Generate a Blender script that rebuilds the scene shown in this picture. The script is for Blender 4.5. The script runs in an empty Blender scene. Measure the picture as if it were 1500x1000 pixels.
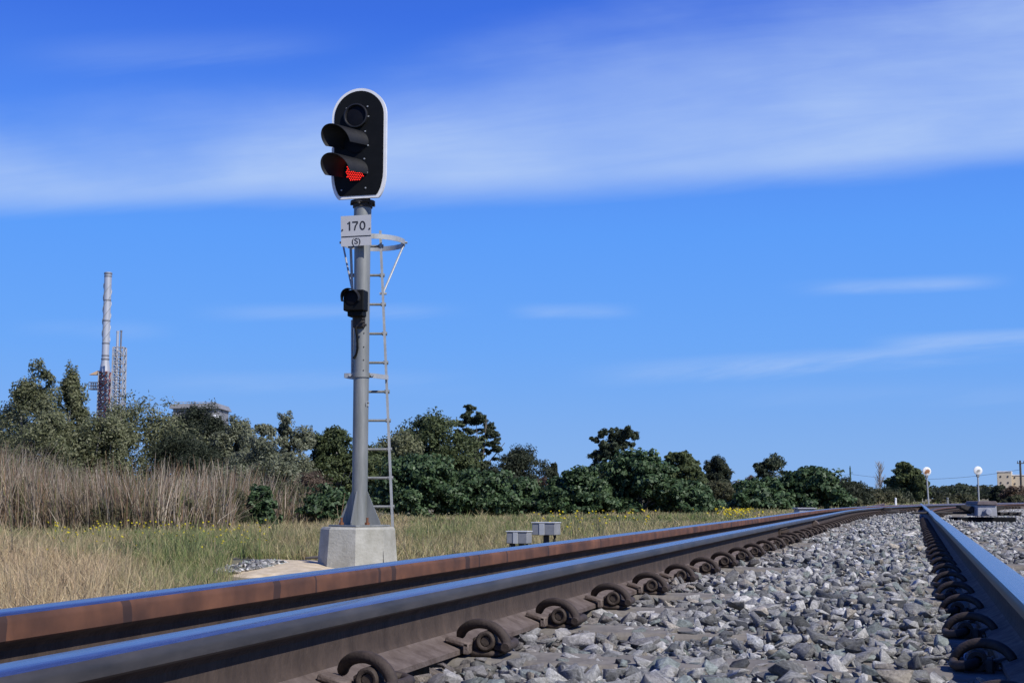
import bpy, bmesh, math, random
import numpy as np
from mathutils import Vector, Matrix, Euler, noise as mnoise

R = math.radians
scene = bpy.context.scene
COL = scene.collection
random.seed(7)
RNG = np.random.default_rng(11)

# ------------------------------------------------------------------ camera
F = 2000.0                      # focal length in photo pixels (1500 wide)
CAMZ = 0.333                    # rail foot is z = 0, rail head z = 0.157
PITCH = math.atan(229.0 / F)
YAW = math.atan(589.0 * math.cos(PITCH) / F)
FW = Vector((-math.sin(YAW), math.cos(YAW), 0))     # horizontal view direction
RT = Vector((math.cos(YAW), math.sin(YAW), 0))
UP = Vector((0, 0, 1))
CP, SP = math.cos(PITCH), math.sin(PITCH)
CAM = Vector((0, 0, CAMZ))

cd = bpy.data.cameras.new('camera')
cam = bpy.data.objects.new('camera', cd)
COL.objects.link(cam)
cd.sensor_width = 36.0
cd.lens = 36.0 * F / 1500.0
cd.clip_start = 0.02
cd.clip_end = 6000
cam.location = CAM
cam.rotation_euler = (math.pi / 2 + PITCH, 0, YAW)
scene.camera = cam


def P(px, py, D):
    """point of the place seen at photo pixel (px,py), D metres ahead"""
    u = (px - 750) / F
    v = (500 - py) / F
    f = CP - v * SP
    z = SP + v * CP
    return CAM + FW * D + RT * (u / f * D) + UP * (z / f * D)


def sstep(a, b, x):
    t = np.clip((np.asarray(x, float) - a) / (b - a), 0, 1)
    return t * t * (3 - 2 * t)


def gz(x, y):
    """ground height"""
    x = np.asarray(x, float)
    y = np.asarray(y, float)
    left = -0.12 - 0.20 * sstep(1.9, 2.9, -x) - 0.36 * sstep(6, 32, -x)
    right = -0.10 - 0.25 * sstep(6, 40, x)
    z = np.where(x < 0, left, right)
    bump = 0.03 * np.sin(x * 0.9 + 1.3) * np.sin(y * 0.7) + 0.02 * np.sin(x * 2.1 + y * 1.7)
    far = sstep(2.6, 5, -x)
    z = z + bump * far
    return z - 0.12 * sstep(50, 120, y) * np.ones_like(x)


def G(px, D):
    p = P(px, 729, D)
    p.z = float(gz(p.x, p.y))
    return p


# ------------------------------------------------------------------ materials
def nt(name):
    m = bpy.data.materials.new(name)
    m.use_nodes = True
    n = m.node_tree.nodes
    return m, n, m.node_tree.links, n['Principled BSDF']


def rgba(c):
    return (c[0], c[1], c[2], 1)


def mat_var(name, c1, c2, scale=20, rough=0.7, metal=0.0, bump=0.0, bscale=None, c3=None, detail=6, stretch=(1, 1, 1), coord='Object', rough2=None):
    m, n, l, b = nt(name)
    tc = n.new('ShaderNodeTexCoord')
    mp = n.new('ShaderNodeMapping')
    mp.inputs['Scale'].default_value = stretch
    l.new(tc.outputs[coord], mp.inputs[0])
    t = n.new('ShaderNodeTexNoise')
    t.inputs['Scale'].default_value = scale
    t.inputs['Detail'].default_value = detail
    t.inputs['Roughness'].default_value = 0.65
    l.new(mp.outputs[0], t.inputs['Vector'])
    r = n.new('ShaderNodeValToRGB')
    r.color_ramp.elements[0].position = 0.32
    r.color_ramp.elements[0].color = rgba(c1)
    r.color_ramp.elements[1].position = 0.68
    r.color_ramp.elements[1].color = rgba(c2)
    if c3:
        e = r.color_ramp.elements.new(0.8)
        e.color = rgba(c3)
    l.new(t.outputs['Fac'], r.inputs[0])
    l.new(r.outputs[0], b.inputs['Base Color'])
    b.inputs['Roughness'].default_value = rough
    b.inputs['Metallic'].default_value = metal
    if rough2 is not None:
        mr = n.new('ShaderNodeMapRange')
        mr.inputs[3].default_value = rough
        mr.inputs[4].default_value = rough2
        l.new(t.outputs['Fac'], mr.inputs[0])
        l.new(mr.outputs[0], b.inputs['Roughness'])
    if bump:
        t2 = n.new('ShaderNodeTexNoise')
        t2.inputs['Scale'].default_value = bscale or scale * 3
        t2.inputs['Detail'].default_value = 8
        l.new(mp.outputs[0], t2.inputs['Vector'])
        bp = n.new('ShaderNodeBump')
        bp.inputs['Strength'].default_value = bump
        bp.inputs['Distance'].default_value = 0.01
        l.new(t2.outputs['Fac'], bp.inputs['Height'])
        l.new(bp.outputs[0], b.inputs['Normal'])
    return m


def mat_attr(name, rough=0.7, trans=0.0, nscale=0, namp=0.4, bump=0.0, spec=0.3, coord='Object'):
    """colour comes from the per-piece colour attribute 'tint'"""
    m, n, l, b = nt(name)
    a = n.new('ShaderNodeAttribute')
    a.attribute_name = 'tint'
    out = a.outputs['Color']
    if nscale:
        tc = n.new('ShaderNodeTexCoord')
        t = n.new('ShaderNodeTexNoise')
        t.inputs['Scale'].default_value = nscale
        t.inputs['Detail'].default_value = 8
        t.inputs['Roughness'].default_value = 0.75
        l.new(tc.outputs[coord], t.inputs['Vector'])
        mr = n.new('ShaderNodeMapRange')
        mr.inputs[1].default_value = 0.3
        mr.inputs[2].default_value = 0.7
        mr.inputs[3].default_value = 1 - namp
        mr.inputs[4].default_value = 1 + namp
        l.new(t.outputs['Fac'], mr.inputs[0])
        mx = n.new('ShaderNodeVectorMath')
        mx.operation = 'SCALE'
        l.new(out, mx.inputs[0])
        l.new(mr.outputs[0], mx.inputs['Scale'])
        out = mx.outputs[0]
        if bump:
            bp = n.new('ShaderNodeBump')
            bp.inputs['Strength'].default_value = bump
            bp.inputs['Distance'].default_value = 0.01
            l.new(t.outputs['Fac'], bp.inputs['Height'])
            l.new(bp.outputs[0], b.inputs['Normal'])
    l.new(out, b.inputs['Base Color'])
    b.inputs['Roughness'].default_value = rough
    b.inputs['Specular IOR Level'].default_value = spec
    if trans:
        tr = n.new('ShaderNodeBsdfTranslucent')
        l.new(out, tr.inputs['Color'])
        ms = n.new('ShaderNodeMixShader')
        ms.inputs[0].default_value = trans
        l.new(b.outputs[0], ms.inputs[1])
        l.new(tr.outputs[0], ms.inputs[2])
        l.new(ms.outputs[0], n['Material Output'].inputs['Surface'])
    return m


M = {}
M['concrete'] = mat_var('concrete', (0.27, 0.26, 0.215), (0.43, 0.42, 0.37), 5, 0.9, bump=0.5, bscale=45, c3=(0.47, 0.46, 0.42), detail=11)
M['sleeper'] = mat_var('sleeper_concrete', (0.13, 0.115, 0.095), (0.24, 0.215, 0.18), 9, 0.95, bump=0.4, bscale=70)
M['steel'] = mat_var('running_steel', (0.30, 0.30, 0.31), (0.54, 0.54, 0.55), 30, 0.2, 0.95, stretch=(14, 0.4, 1), rough2=0.34)
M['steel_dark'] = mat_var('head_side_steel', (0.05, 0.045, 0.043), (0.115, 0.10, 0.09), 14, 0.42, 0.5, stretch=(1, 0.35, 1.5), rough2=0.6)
M['rust'] = mat_var('rust_brown', (0.034, 0.022, 0.016), (0.078, 0.053, 0.039), 26, 0.85, bump=0.3, bscale=160, stretch=(1, 0.8, 0.35), c3=(0.105, 0.066, 0.043), detail=9)
M['foot'] = mat_var('dusty_rust', (0.07, 0.048, 0.038), (0.16, 0.125, 0.108), 22, 0.85, bump=0.3, bscale=160, detail=9)
M['clip'] = mat_var('clip_rust', (0.026, 0.018, 0.013), (0.066, 0.046, 0.034), 45, 0.75, bump=0.2, bscale=220)
M['galv'] = mat_var('galvanised', (0.165, 0.175, 0.165), (0.28, 0.285, 0.275), 9, 0.55, 0.3, bump=0.06, stretch=(1.6, 1.6, 0.22), detail=10)
M['galv_light'] = mat_var('galvanised_light', (0.32, 0.33, 0.33), (0.44, 0.45, 0.45), 15, 0.5, 0.3)
M['white'] = mat_var('white_paint', (0.70, 0.70, 0.70), (0.80, 0.80, 0.80), 8, 0.5)
M['plate_white'] = mat_var('plate_white', (0.40, 0.40, 0.41), (0.46, 0.46, 0.47), 4, 0.5)
M['black'] = mat_var('black_paint_and_shade', (0.004, 0.0045, 0.005), (0.007, 0.0075, 0.008), 10, 0.6)
M['black'].node_tree.nodes['Principled BSDF'].inputs['Specular IOR Level'].default_value = 0.15
M['hood'] = mat_var('hood_black', (0.010, 0.010, 0.0115), (0.018, 0.018, 0.020), 10, 0.45)
M['hood'].node_tree.nodes['Principled BSDF'].inputs['Specular IOR Level'].default_value = 0.35
M['ink'] = mat_var('ink', (0.012, 0.014, 0.02), (0.016, 0.018, 0.025), 10, 0.6)
M['lens'] = mat_var('dark_lens', (0.004, 0.004, 0.006), (0.007, 0.007, 0.01), 10, 0.5)
M['lens'].node_tree.nodes['Principled BSDF'].inputs['Specular IOR Level'].default_value = 0.12
M['rusty_bolt'] = mat_var('rusty_bolt', (0.12, 0.045, 0.02), (0.2, 0.08, 0.035), 60, 0.8)
M['box_grey'] = mat_var('box_grey', (0.20, 0.205, 0.215), (0.27, 0.275, 0.285), 9, 0.55)
M['box_light'] = mat_var('box_light', (0.42, 0.43, 0.43), (0.52, 0.53, 0.53), 9, 0.55)
M['dark_steel'] = mat_var('dark_steel', (0.02, 0.017, 0.015), (0.05, 0.043, 0.038), 18, 0.75)
M['machine'] = mat_var('machine_grey', (0.26, 0.265, 0.29), (0.35, 0.355, 0.38), 14, 0.55)
M['machine_lid'] = mat_var('machine_lid', (0.11, 0.085, 0.085), (0.18, 0.145, 0.14), 14, 0.7)
M['timber'] = mat_var('timber', (0.22, 0.2, 0.17), (0.36, 0.33, 0.28), 8, 0.9, stretch=(1, 8, 8))
M['bark'] = mat_var('bark', (0.10, 0.085, 0.07), (0.21, 0.19, 0.165), 4, 0.9, stretch=(1, 1, 0.3))
M['bark_pale'] = mat_var('bark_pale', (0.24, 0.22, 0.2), (0.38, 0.36, 0.33), 4, 0.9, stretch=(1, 1, 0.3))
M['sand'] = mat_var('sand', (0.42, 0.33, 0.20), (0.66, 0.55, 0.39), 7, 0.95, bump=1.0, bscale=22, detail=10)
M['chimney'] = mat_var('chimney_steel', (0.40, 0.41, 0.44), (0.52, 0.53, 0.56), 0.4, 0.45, 0.3, stretch=(1, 1, 0.3))
M['chimney_dark'] = mat_var('chimney_band', (0.16, 0.16, 0.17), (0.22, 0.22, 0.23), 1, 0.5, 0.3)
M['frame_grey'] = mat_var('frame_grey', (0.28, 0.29, 0.3), (0.4, 0.4, 0.42), 1, 0.6)
M['frame_red'] = mat_var('frame_red', (0.22, 0.06, 0.05), (0.3, 0.09, 0.07), 1, 0.6)
M['orange'] = mat_var('pale_orange', (0.5, 0.34, 0.2), (0.58, 0.4, 0.25), 1, 0.6)
M['roof_grey'] = mat_var('roof_grey', (0.2, 0.2, 0.21), (0.28, 0.28, 0.29), 0.6, 0.6)
M['wall_grey'] = mat_var('wall_grey', (0.2, 0.2, 0.21), (0.28, 0.28, 0.29), 0.6, 0.7)
M['cream'] = mat_var('cream_wall', (0.55, 0.46, 0.33), (0.62, 0.53, 0.39), 0.6, 0.8)
M['window'] = mat_var('window_dark', (0.02, 0.02, 0.025), (0.04, 0.04, 0.05), 1, 0.3)
M['pole_dark'] = mat_var('pole_timber', (0.05, 0.045, 0.04), (0.09, 0.08, 0.07), 2, 0.9)
M['pole_green'] = mat_var('pole_green', (0.03, 0.07, 0.05), (0.05, 0.1, 0.07), 2, 0.8)
M['leaf'] = mat_attr('leaf', 0.6, 0.4, spec=0.35)
M['leaf_gloss'] = mat_attr('leaf_gloss', 0.5, 0.32, spec=0.35)
M['blade'] = mat_attr('blade', 0.7, 0.25, spec=0.25)
M['stone'] = mat_attr('stone', 0.85, 0, nscale=110, namp=0.6, bump=0.9, spec=0.3)

# worn white disc with rust
def mat_disc(name, rusty):
    m, n, l, b = nt(name)
    tc = n.new('ShaderNodeTexCoord')
    t = n.new('ShaderNodeTexNoise')
    t.inputs['Scale'].default_value = 7
    t.inputs['Detail'].default_value = 4
    l.new(tc.outputs['Object'], t.inputs['Vector'])
    ln = n.new('ShaderNodeVectorMath')
    ln.operation = 'LENGTH'
    l.new(tc.outputs['Object'], ln.inputs[0])
    ad = n.new('ShaderNodeMath')
    ad.operation = 'MULTIPLY_ADD'
    l.new(ln.outputs['Value'], ad.inputs[0])
    ad.inputs[1].default_value = -2.0
    l.new(t.outputs['Fac'], ad.inputs[2])
    r = n.new('ShaderNodeValToRGB')
    e = r.color_ramp.elements
    e[0].position = 0.25 if rusty else 0.34
    e[0].color = (0.78, 0.78, 0.76, 1)
    e[1].position = 0.33 if rusty else 0.42
    e[1].color = (0.30, 0.13, 0.05, 1) if rusty else (0.3, 0.3, 0.28, 1)
    l.new(ad.outputs[0], r.inputs[0])
    l.new(r.outputs[0], b.inputs['Base Color'])
    b.inputs['Roughness'].default_value = 0.6
    return m


M['disc_rusty'] = mat_disc('disc_rusty', True)
M['disc_white'] = mat_disc('disc_white', False)

m, n, l, b = nt('red_led')
b.inputs['Base Color'].default_value = (0.5, 0.01, 0.01, 1)
b.inputs['Emission Color'].default_value = (1.0, 0.03, 0.02, 1)
b.inputs['Emission Strength'].default_value = 2.4
M['led'] = m


# far-left rail head: bright rust with dark marks at fixed places along the rail
def mat_rust_marks(name, ys):
    m, n, l, b = nt(name)
    tc = n.new('ShaderNodeTexCoord')
    mp = n.new('ShaderNodeMapping')
    mp.inputs['Scale'].default_value = (1, 0.5, 1)
    l.new(tc.outputs['Object'], mp.inputs[0])
    t = n.new('ShaderNodeTexNoise')
    t.inputs['Scale'].default_value = 14
    t.inputs['Detail'].default_value = 7
    l.new(mp.outputs[0], t.inputs['Vector'])
    r = n.new('ShaderNodeValToRGB')
    r.color_ramp.elements[0].position = 0.3
    r.color_ramp.elements[0].color = (0.065, 0.028, 0.016, 1)
    r.color_ramp.elements[1].position = 0.7
    r.color_ramp.elements[1].color = (0.165, 0.068, 0.033, 1)
    l.new(t.outputs['Fac'], r.inputs[0])
    mp2 = n.new('ShaderNodeMapping')
    mp2.inputs['Scale'].default_value = (6, 16, 9)
    l.new(tc.outputs['Object'], mp2.inputs[0])
    t3 = n.new('ShaderNodeTexNoise')
    t3.inputs['Scale'].default_value = 1.0
    t3.inputs['Detail'].default_value = 6
    l.new(mp2.outputs[0], t3.inputs['Vector'])
    r3 = n.new('ShaderNodeMapRange')
    r3.inputs[1].default_value = 0.3
    r3.inputs[2].default_value = 0.7
    r3.inputs[3].default_value = 0.72
    r3.inputs[4].default_value = 1.25
    l.new(t3.outputs['Fac'], r3.inputs[0])
    v3 = n.new('ShaderNodeVectorMath')
    v3.operation = 'SCALE'
    l.new(r.outputs[0], v3.inputs[0])
    l.new(r3.outputs[0], v3.inputs['Scale'])
    sx = n.new('ShaderNodeSeparateXYZ')
    l.new(tc.outputs['Object'], sx.inputs[0])
    wob = n.new('ShaderNodeMath')
    wob.operation = 'MULTIPLY_ADD'
    l.new(t.outputs['Fac'], wob.inputs[0])
    wob.inputs[1].default_value = 0.02
    l.new(sx.outputs['Y'], wob.inputs[2])
    acc = None
    for (y, w) in ys:
        d = n.new('ShaderNodeMath')
        d.operation = 'COMPARE'
        l.new(wob.outputs[0], d.inputs[0])
        d.inputs[1].default_value = y
        d.inputs[2].default_value = w
        if acc is None:
            acc = d.outputs[0]
        else:
            mx = n.new('ShaderNodeMath')
            mx.operation = 'MAXIMUM'
            l.new(acc, mx.inputs[0])
            l.new(d.outputs[0], mx.inputs[1])
            acc = mx.outputs[0]
    mix = n.new('ShaderNodeMix')
    mix.data_type = 'RGBA'
    sc_ = n.new('ShaderNodeMath')
    sc_.operation = 'MULTIPLY'
    l.new(acc, sc_.inputs[0])
    sc_.inputs[1].default_value = 0.72
    l.new(sc_.outputs[0], mix.inputs['Factor'])
    l.new(v3.outputs[0], mix.inputs[6])
    mix.inputs[7].default_value = (0.02, 0.012, 0.012, 1)
    l.new(mix.outputs[2], b.inputs['Base Color'])
    b.inputs['Roughness'].default_value = 0.75
    return m


def mat_ground():
    m, n, l, b = nt('dry_ground')
    tc = n.new('ShaderNodeTexCoord')
    t = n.new('ShaderNodeTexNoise')
    t.inputs['Scale'].default_value = 0.35
    t.inputs['Detail'].default_value = 10
    l.new(tc.outputs['Object'], t.inputs['Vector'])
    r = n.new('ShaderNodeValToRGB')
    e = r.color_ramp.elements
    e[0].position = 0.3
    e[0].color = (0.10, 0.10, 0.045, 1)
    e[1].position = 0.7
    e[1].color = (0.25, 0.20, 0.12, 1)
    e2 = e.new(0.5)
    e2.color = (0.17, 0.145, 0.075, 1)
    l.new(t.outputs['Fac'], r.inputs[0])
    t2 = n.new('ShaderNodeTexNoise')
    t2.inputs['Scale'].default_value = 25
    t2.inputs['Detail'].default_value = 6
    l.new(tc.outputs['Object'], t2.inputs['Vector'])
    mr = n.new('ShaderNodeMapRange')
    mr.inputs[3].default_value = 0.5
    mr.inputs[4].default_value = 1.4
    l.new(t2.outputs['Fac'], mr.inputs[0])
    v = n.new('ShaderNodeVectorMath')
    v.operation = 'SCALE'
    l.new(r.outputs[0], v.inputs[0])
    l.new(mr.outputs[0], v.inputs['Scale'])
    l.new(v.outputs[0], b.inputs['Base Color'])
    b.inputs['Roughness'].default_value = 0.95
    return m


M['ground'] = mat_ground()
M['bed'] = mat_var('ballast_bed', (0.035, 0.034, 0.033), (0.15, 0.145, 0.14), 26, 0.95, bump=1.0, bscale=40)


# ------------------------------------------------------------------ object helpers
def tag(o, label=None, cat=None, group=None, kind=None):
    if label:
        o['label'] = label
    if cat:
        o['category'] = cat
    if group:
        o['group'] = group
    if kind:
        o['kind'] = kind
    return o


def empty(name, loc=(0, 0, 0), rz=0.0):
    o = bpy.data.objects.new(name, None)
    o.empty_display_size = 0.1
    COL.objects.link(o)
    o.location = loc
    o.rotation_euler = (0, 0, rz)
    return o


def obj_from_bm(name, bm, mats, parent=None, smooth=None):
    me = bpy.data.meshes.new(name)
    bmesh.ops.recalc_face_normals(bm, faces=bm.faces[:])
    bm.to_mesh(me)
    bm.free()
    return obj_from_me(name, me, mats, parent, smooth)


def obj_from_me(name, me, mats, parent=None, smooth=None):
    if not isinstance(mats, (list, tuple)):
        mats = [mats]
    for mm in mats:
        me.materials.append(mm)
    o = bpy.data.objects.new(name, me)
    COL.objects.link(o)
    if parent is not None:
        o.parent = parent
    if smooth is not None:
        me.polygons.foreach_set('use_smooth', [True] * len(me.polygons))
        me.set_sharp_from_angle(angle=R(smooth))
    return o


def np_mesh(name, verts, faces_flat, loop_tot, mats, tint=None, parent=None, smooth=False, mi=None):
    """verts (N,3); faces_flat int array of loops; loop_tot verts per face (int)"""
    me = bpy.data.meshes.new(name)
    nf = len(faces_flat) // loop_tot
    me.vertices.add(len(verts))
    me.vertices.foreach_set('co', np.ascontiguousarray(verts, np.float32).ravel())
    me.loops.add(len(faces_flat))
    me.loops.foreach_set('vertex_index', np.ascontiguousarray(faces_flat, np.int32))
    me.polygons.add(nf)
    me.polygons.foreach_set('loop_start', np.arange(0, nf * loop_tot, loop_tot, dtype=np.int32))
    if mi is not None:
        me.polygons.foreach_set('material_index', np.ascontiguousarray(mi, np.int32))
    me.update(calc_edges=True)
    me.validate()
    if tint is not None:
        a = me.attributes.new('tint', 'FLOAT_COLOR', 'POINT')
        c = np.ones((len(verts), 4), np.float32)
        c[:, :3] = tint
        a.data.foreach_set('color', c.ravel())
    if smooth:
        me.polygons.foreach_set('use_smooth', [True] * nf)
    return obj_from_me(name, me, mats, parent)


def box(bm, size, mtx=None, bevel=0.0, seg=1, mi=0):
    tmp = bmesh.new()
    bmesh.ops.create_cube(tmp, size=1)
    bmesh.ops.scale(tmp, vec=size, verts=tmp.verts[:])
    if bevel:
        bmesh.ops.bevel(tmp, geom=tmp.edges[:], offset=bevel, segments=seg, affect='EDGES', profile=0.5)
    _merge(bm, tmp, mtx, mi)


def _merge(bm, tmp, mtx=None, mi=0):
    if mtx is not None:
        bmesh.ops.transform(tmp, matrix=mtx, verts=tmp.verts[:])
    mp = {}
    for v in tmp.verts:
        mp[v] = bm.verts.new(v.co)
    for f in tmp.faces:
        try:
            nf = bm.faces.new([mp[v] for v in f.verts])
            nf.material_index = mi
            nf.smooth = f.smooth
        except ValueError:
            pass
    tmp.free()


def frames(pts):
    """parallel-transport frames along a polyline"""
    pts = [Vector(p) for p in pts]
    out = []
    prev = None
    for i, p in enumerate(pts):
        a = pts[max(i - 1, 0)]
        c = pts[min(i + 1, len(pts) - 1)]
        t = (c - a).normalized()
        if prev is None:
            ref = Vector((0, 0, 1)) if abs(t.z) < 0.9 else Vector((1, 0, 0))
            n_ = t.cross(ref).normalized()
        else:
            n_ = (prev - t * prev.dot(t)).normalized()
        prev = n_
        out.append((p, n_, t.cross(n_)))
    return out


def tube(bm, pts, rad, seg=8, cap=True, mi=0):
    fr = frames(pts)
    if not isinstance(rad, (list, tuple)):
        rad = [rad] * len(pts)
    rings = []
    for (p, n_, b_), r in zip(fr, rad):
        rings.append([bm.verts.new(p + n_ * (r * math.cos(2 * math.pi * k / seg)) + b_ * (r * math.sin(2 * math.pi * k / seg))) for k in range(seg)])
    for i in range(len(rings) - 1):
        for k in range(seg):
            f = bm.faces.new((rings[i][k], rings[i][(k + 1) % seg], rings[i + 1][(k + 1) % seg], rings[i + 1][k]))
            f.material_index = mi
    if cap:
        f = bm.faces.new(rings[0][::-1])
        f.material_index = mi
        f = bm.faces.new(rings[-1])
        f.material_index = mi


def prism(bm, outline, y0, y1, mtx=None, mi=0, bevel=0.0):
    """outline in (x,z); extruded from y0 to y1"""
    tmp = bmesh.new()
    a = [tmp.verts.new((x, y0, z)) for x, z in outline]
    c = [tmp.verts.new((x, y1, z)) for x, z in outline]
    tmp.faces.new(a)
    tmp.faces.new(c[::-1])
    k = len(outline)
    for i in range(k):
        tmp.faces.new((a[i], c[i], c[(i + 1) % k], a[(i + 1) % k]))
    if bevel:
        bmesh.ops.bevel(tmp, geom=tmp.edges[:], offset=bevel, segments=1, affect='EDGES')
    _merge(bm, tmp, mtx, mi)


def flatbar(bm, pts, w, t, normal=(0, 0, 1), mi=0):
    """rectangular bar along a polyline; w across, t along 'normal'"""
    nv = Vector(normal)
    pts = [Vector(p) for p in pts]
    rings = []
    for i, p in enumerate(pts):
        a = pts[max(i - 1, 0)]
        c = pts[min(i + 1, len(pts) - 1)]
        d = (c - a).normalized()
        s = d.cross(nv).normalized()
        u = s.cross(d).normalized()
        rings.append([bm.verts.new(p + s * (sx * w / 2) + u * (sy * t / 2)) for sx, sy in ((-1, -1), (1, -1), (1, 1), (-1, 1))])
    for i in range(len(rings) - 1):
        for k in range(4):
            f = bm.faces.new((rings[i][k], rings[i][(k + 1) % 4], rings[i + 1][(k + 1) % 4], rings[i + 1][k]))
            f.material_index = mi
    bm.faces.new(rings[0][::-1]).material_index = mi
    bm.faces.new(rings[-1]).material_index = mi


def text_obj(name, s, size, mat, parent, mtx, extrude=0.001, offset=0.0):
    cu = bpy.data.curves.new(name, 'FONT')
    cu.body = s
    cu.size = size
    cu.align_x = 'CENTER'
    cu.align_y = 'CENTER'
    cu.extrude = extrude
    cu.offset = offset
    t = bpy.data.objects.new(name, cu)
    COL.objects.link(t)
    bpy.context.view_layer.update()
    me = bpy.data.meshes.new_from_object(t)
    bpy.data.objects.remove(t)
    bpy.data.curves.remove(cu)
    me.transform(mtx)
    return obj_from_me(name, me, mat, parent)


def T(x, y, z):
    return Matrix.Translation((x, y, z))


def RZ(a):
    return Matrix.Rotation(a, 4, 'Z')


def copy_tree(o, parent=None):
    c = o.copy()
    COL.objects.link(c)
    if parent is not None:
        c.parent = parent
    for ch in [k for k in KIDS.get(o.name, [])]:
        copy_tree_child(ch, c)
    return c


KIDS = {}


def copy_tree_child(ch, parent):
    d = ch.copy()
    COL.objects.link(d)
    d.parent = parent


# ------------------------------------------------------------------ light and sky
SUN_EL = R(43)
SUN_AZ = math.atan2(0.851, -0.525)       # clockwise from +Y
sdir = Vector((math.sin(SUN_AZ) * math.cos(SUN_EL), math.cos(SUN_AZ) * math.cos(SUN_EL), math.sin(SUN_EL)))
sd = bpy.data.lights.new('sun', 'SUN')
sd.energy = 4.8
sd.angle = R(0.53)
sd.color = (1.0, 0.97, 0.92)
so = bpy.data.objects.new('sun', sd)
COL.objects.link(so)
so.location = (20, -20, 40)
so.rotation_euler = sdir.to_track_quat('Z', 'Y').to_euler()

w = bpy.data.worlds.new('World')
scene.world = w
w.use_nodes = True
wn, wl = w.node_tree.nodes, w.node_tree.links
bg = wn['Background']
sky = wn.new('ShaderNodeTexSky')
sky.sky_type = 'NISHITA'
sky.sun_disc = False
sky.sun_elevation = SUN_EL
sky.sun_rotation = SUN_AZ
sky.air_density = 1.0
sky.dust_density = 0.2
sky.ozone_density = 4.0
bg.inputs['Strength'].default_value = 0.1


def wv(op, a, b_=None, c=None):
    nd = wn.new('ShaderNodeMath')
    nd.operation = op
    for i, x in enumerate((a, b_, c)):
        if x is None:
            continue
        if isinstance(x, (int, float)):
            nd.inputs[i].default_value = x
        else:
            wl.new(x, nd.inputs[i])
    return nd.outputs[0]


def wsm(x, a, b_):
    nd = wn.new('ShaderNodeMapRange')
    nd.interpolation_type = 'SMOOTHSTEP'
    wl.new(x, nd.inputs[0])
    nd.inputs[1].default_value = a
    nd.inputs[2].default_value = b_
    return nd.outputs[0]


def wdot(vec, d):
    nd = wn.new('ShaderNodeVectorMath')
    nd.operation = 'DOT_PRODUCT'
    wl.new(vec, nd.inputs[0])
    nd.inputs[1].default_value = d
    return nd.outputs['Value']


tcw = wn.new('ShaderNodeTexCoord')
D_ = tcw.outputs['Generated']
fx = wv('MAXIMUM', wdot(D_, FW), 0.15)
cu_ = wv('DIVIDE', wdot(D_, RT), fx)                # bearing across the northern sky
cv_ = wv('DIVIDE', wdot(D_, (0, 0, 1)), fx)         # height in the sky
cmb = wn.new('ShaderNodeCombineXYZ')
wl.new(wv('MULTIPLY', cu_, 3.2), cmb.inputs[0])
wl.new(wv('MULTIPLY', wv('ADD', cv_, wv('MULTIPLY', cu_, -0.12)), 26.0), cmb.inputs[1])
nz = wn.new('ShaderNodeTexNoise')
nz.inputs['Scale'].default_value = 1.0
nz.inputs['Detail'].default_value = 10
nz.inputs['Roughness'].default_value = 0.6
nz.inputs['Distortion'].default_value = 0.5
wl.new(cmb.outputs[0], nz.inputs['Vector'])
cmb2 = wn.new('ShaderNodeCombineXYZ')
wl.new(wv('MULTIPLY', cu_, 2.6), cmb2.inputs[0])
wl.new(wv('MULTIPLY', cv_, 6.0), cmb2.inputs[1])
cmb2.inputs[2].default_value = 3.7
nz2 = wn.new('ShaderNodeTexNoise')
nz2.inputs['Scale'].default_value = 1.3
nz2.inputs['Detail'].default_value = 5
wl.new(cmb2.outputs[0], nz2.inputs['Vector'])
N1, N2 = nz.outputs['Fac'], nz2.outputs['Fac']
up_ = wv('MAXIMUM', cu_, 0.0)
edge = wv('ADD', wv('ADD', wv('MULTIPLY', cu_, 0.030), 0.2195), wv('MULTIPLY', wv('MULTIPLY', up_, up_), 0.10))
edge = wv('ADD', edge, wv('MULTIPLY', wv('SUBTRACT', N1, 0.5), 0.022))
rel = wv('SUBTRACT', cv_, edge)
low = wsm(rel, -0.004, 0.022)
relt = wv('SUBTRACT', rel, wv('ADD', wv('MULTIPLY', wv('SUBTRACT', N2, 0.5), 0.10), wv('MULTIPLY', cu_, 0.15)))
high = wv('SUBTRACT', 1.0, wsm(relt, 0.045, 0.160))
band = wv('MULTIPLY', low, high)
band = wv('MULTIPLY', band, wv('ADD', 0.50, wv('MULTIPLY', wsm(N2, 0.3, 0.75), 0.40)))
band = wv('MULTIPLY', band, wv('ADD', 0.80, wv('MULTIPLY', wsm(N1, 0.25, 0.75), 0.38)))


def streak(c, s, half, u0, u1, amp):
    d = wv('SUBTRACT', cv_, wv('ADD', c, wv('MULTIPLY', cu_, s)))
    d = wv('ADD', d, wv('MULTIPLY', wv('SUBTRACT', N1, 0.5), half * 1.6))
    g = wv('SUBTRACT', 1.0, wsm(wv('ABSOLUTE', d), 0.0, half))
    um = (u0 + u1) / 2
    g2 = wv('SUBTRACT', 1.0, wsm(wv('ABSOLUTE', wv('SUBTRACT', cu_, um)), (u1 - u0) * 0.15, (u1 - u0) / 2))
    return wv('MULTIPLY', wv('MULTIPLY', g, g2), wv('MULTIPLY', wsm(N1, 0.25, 0.7), amp))


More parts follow.
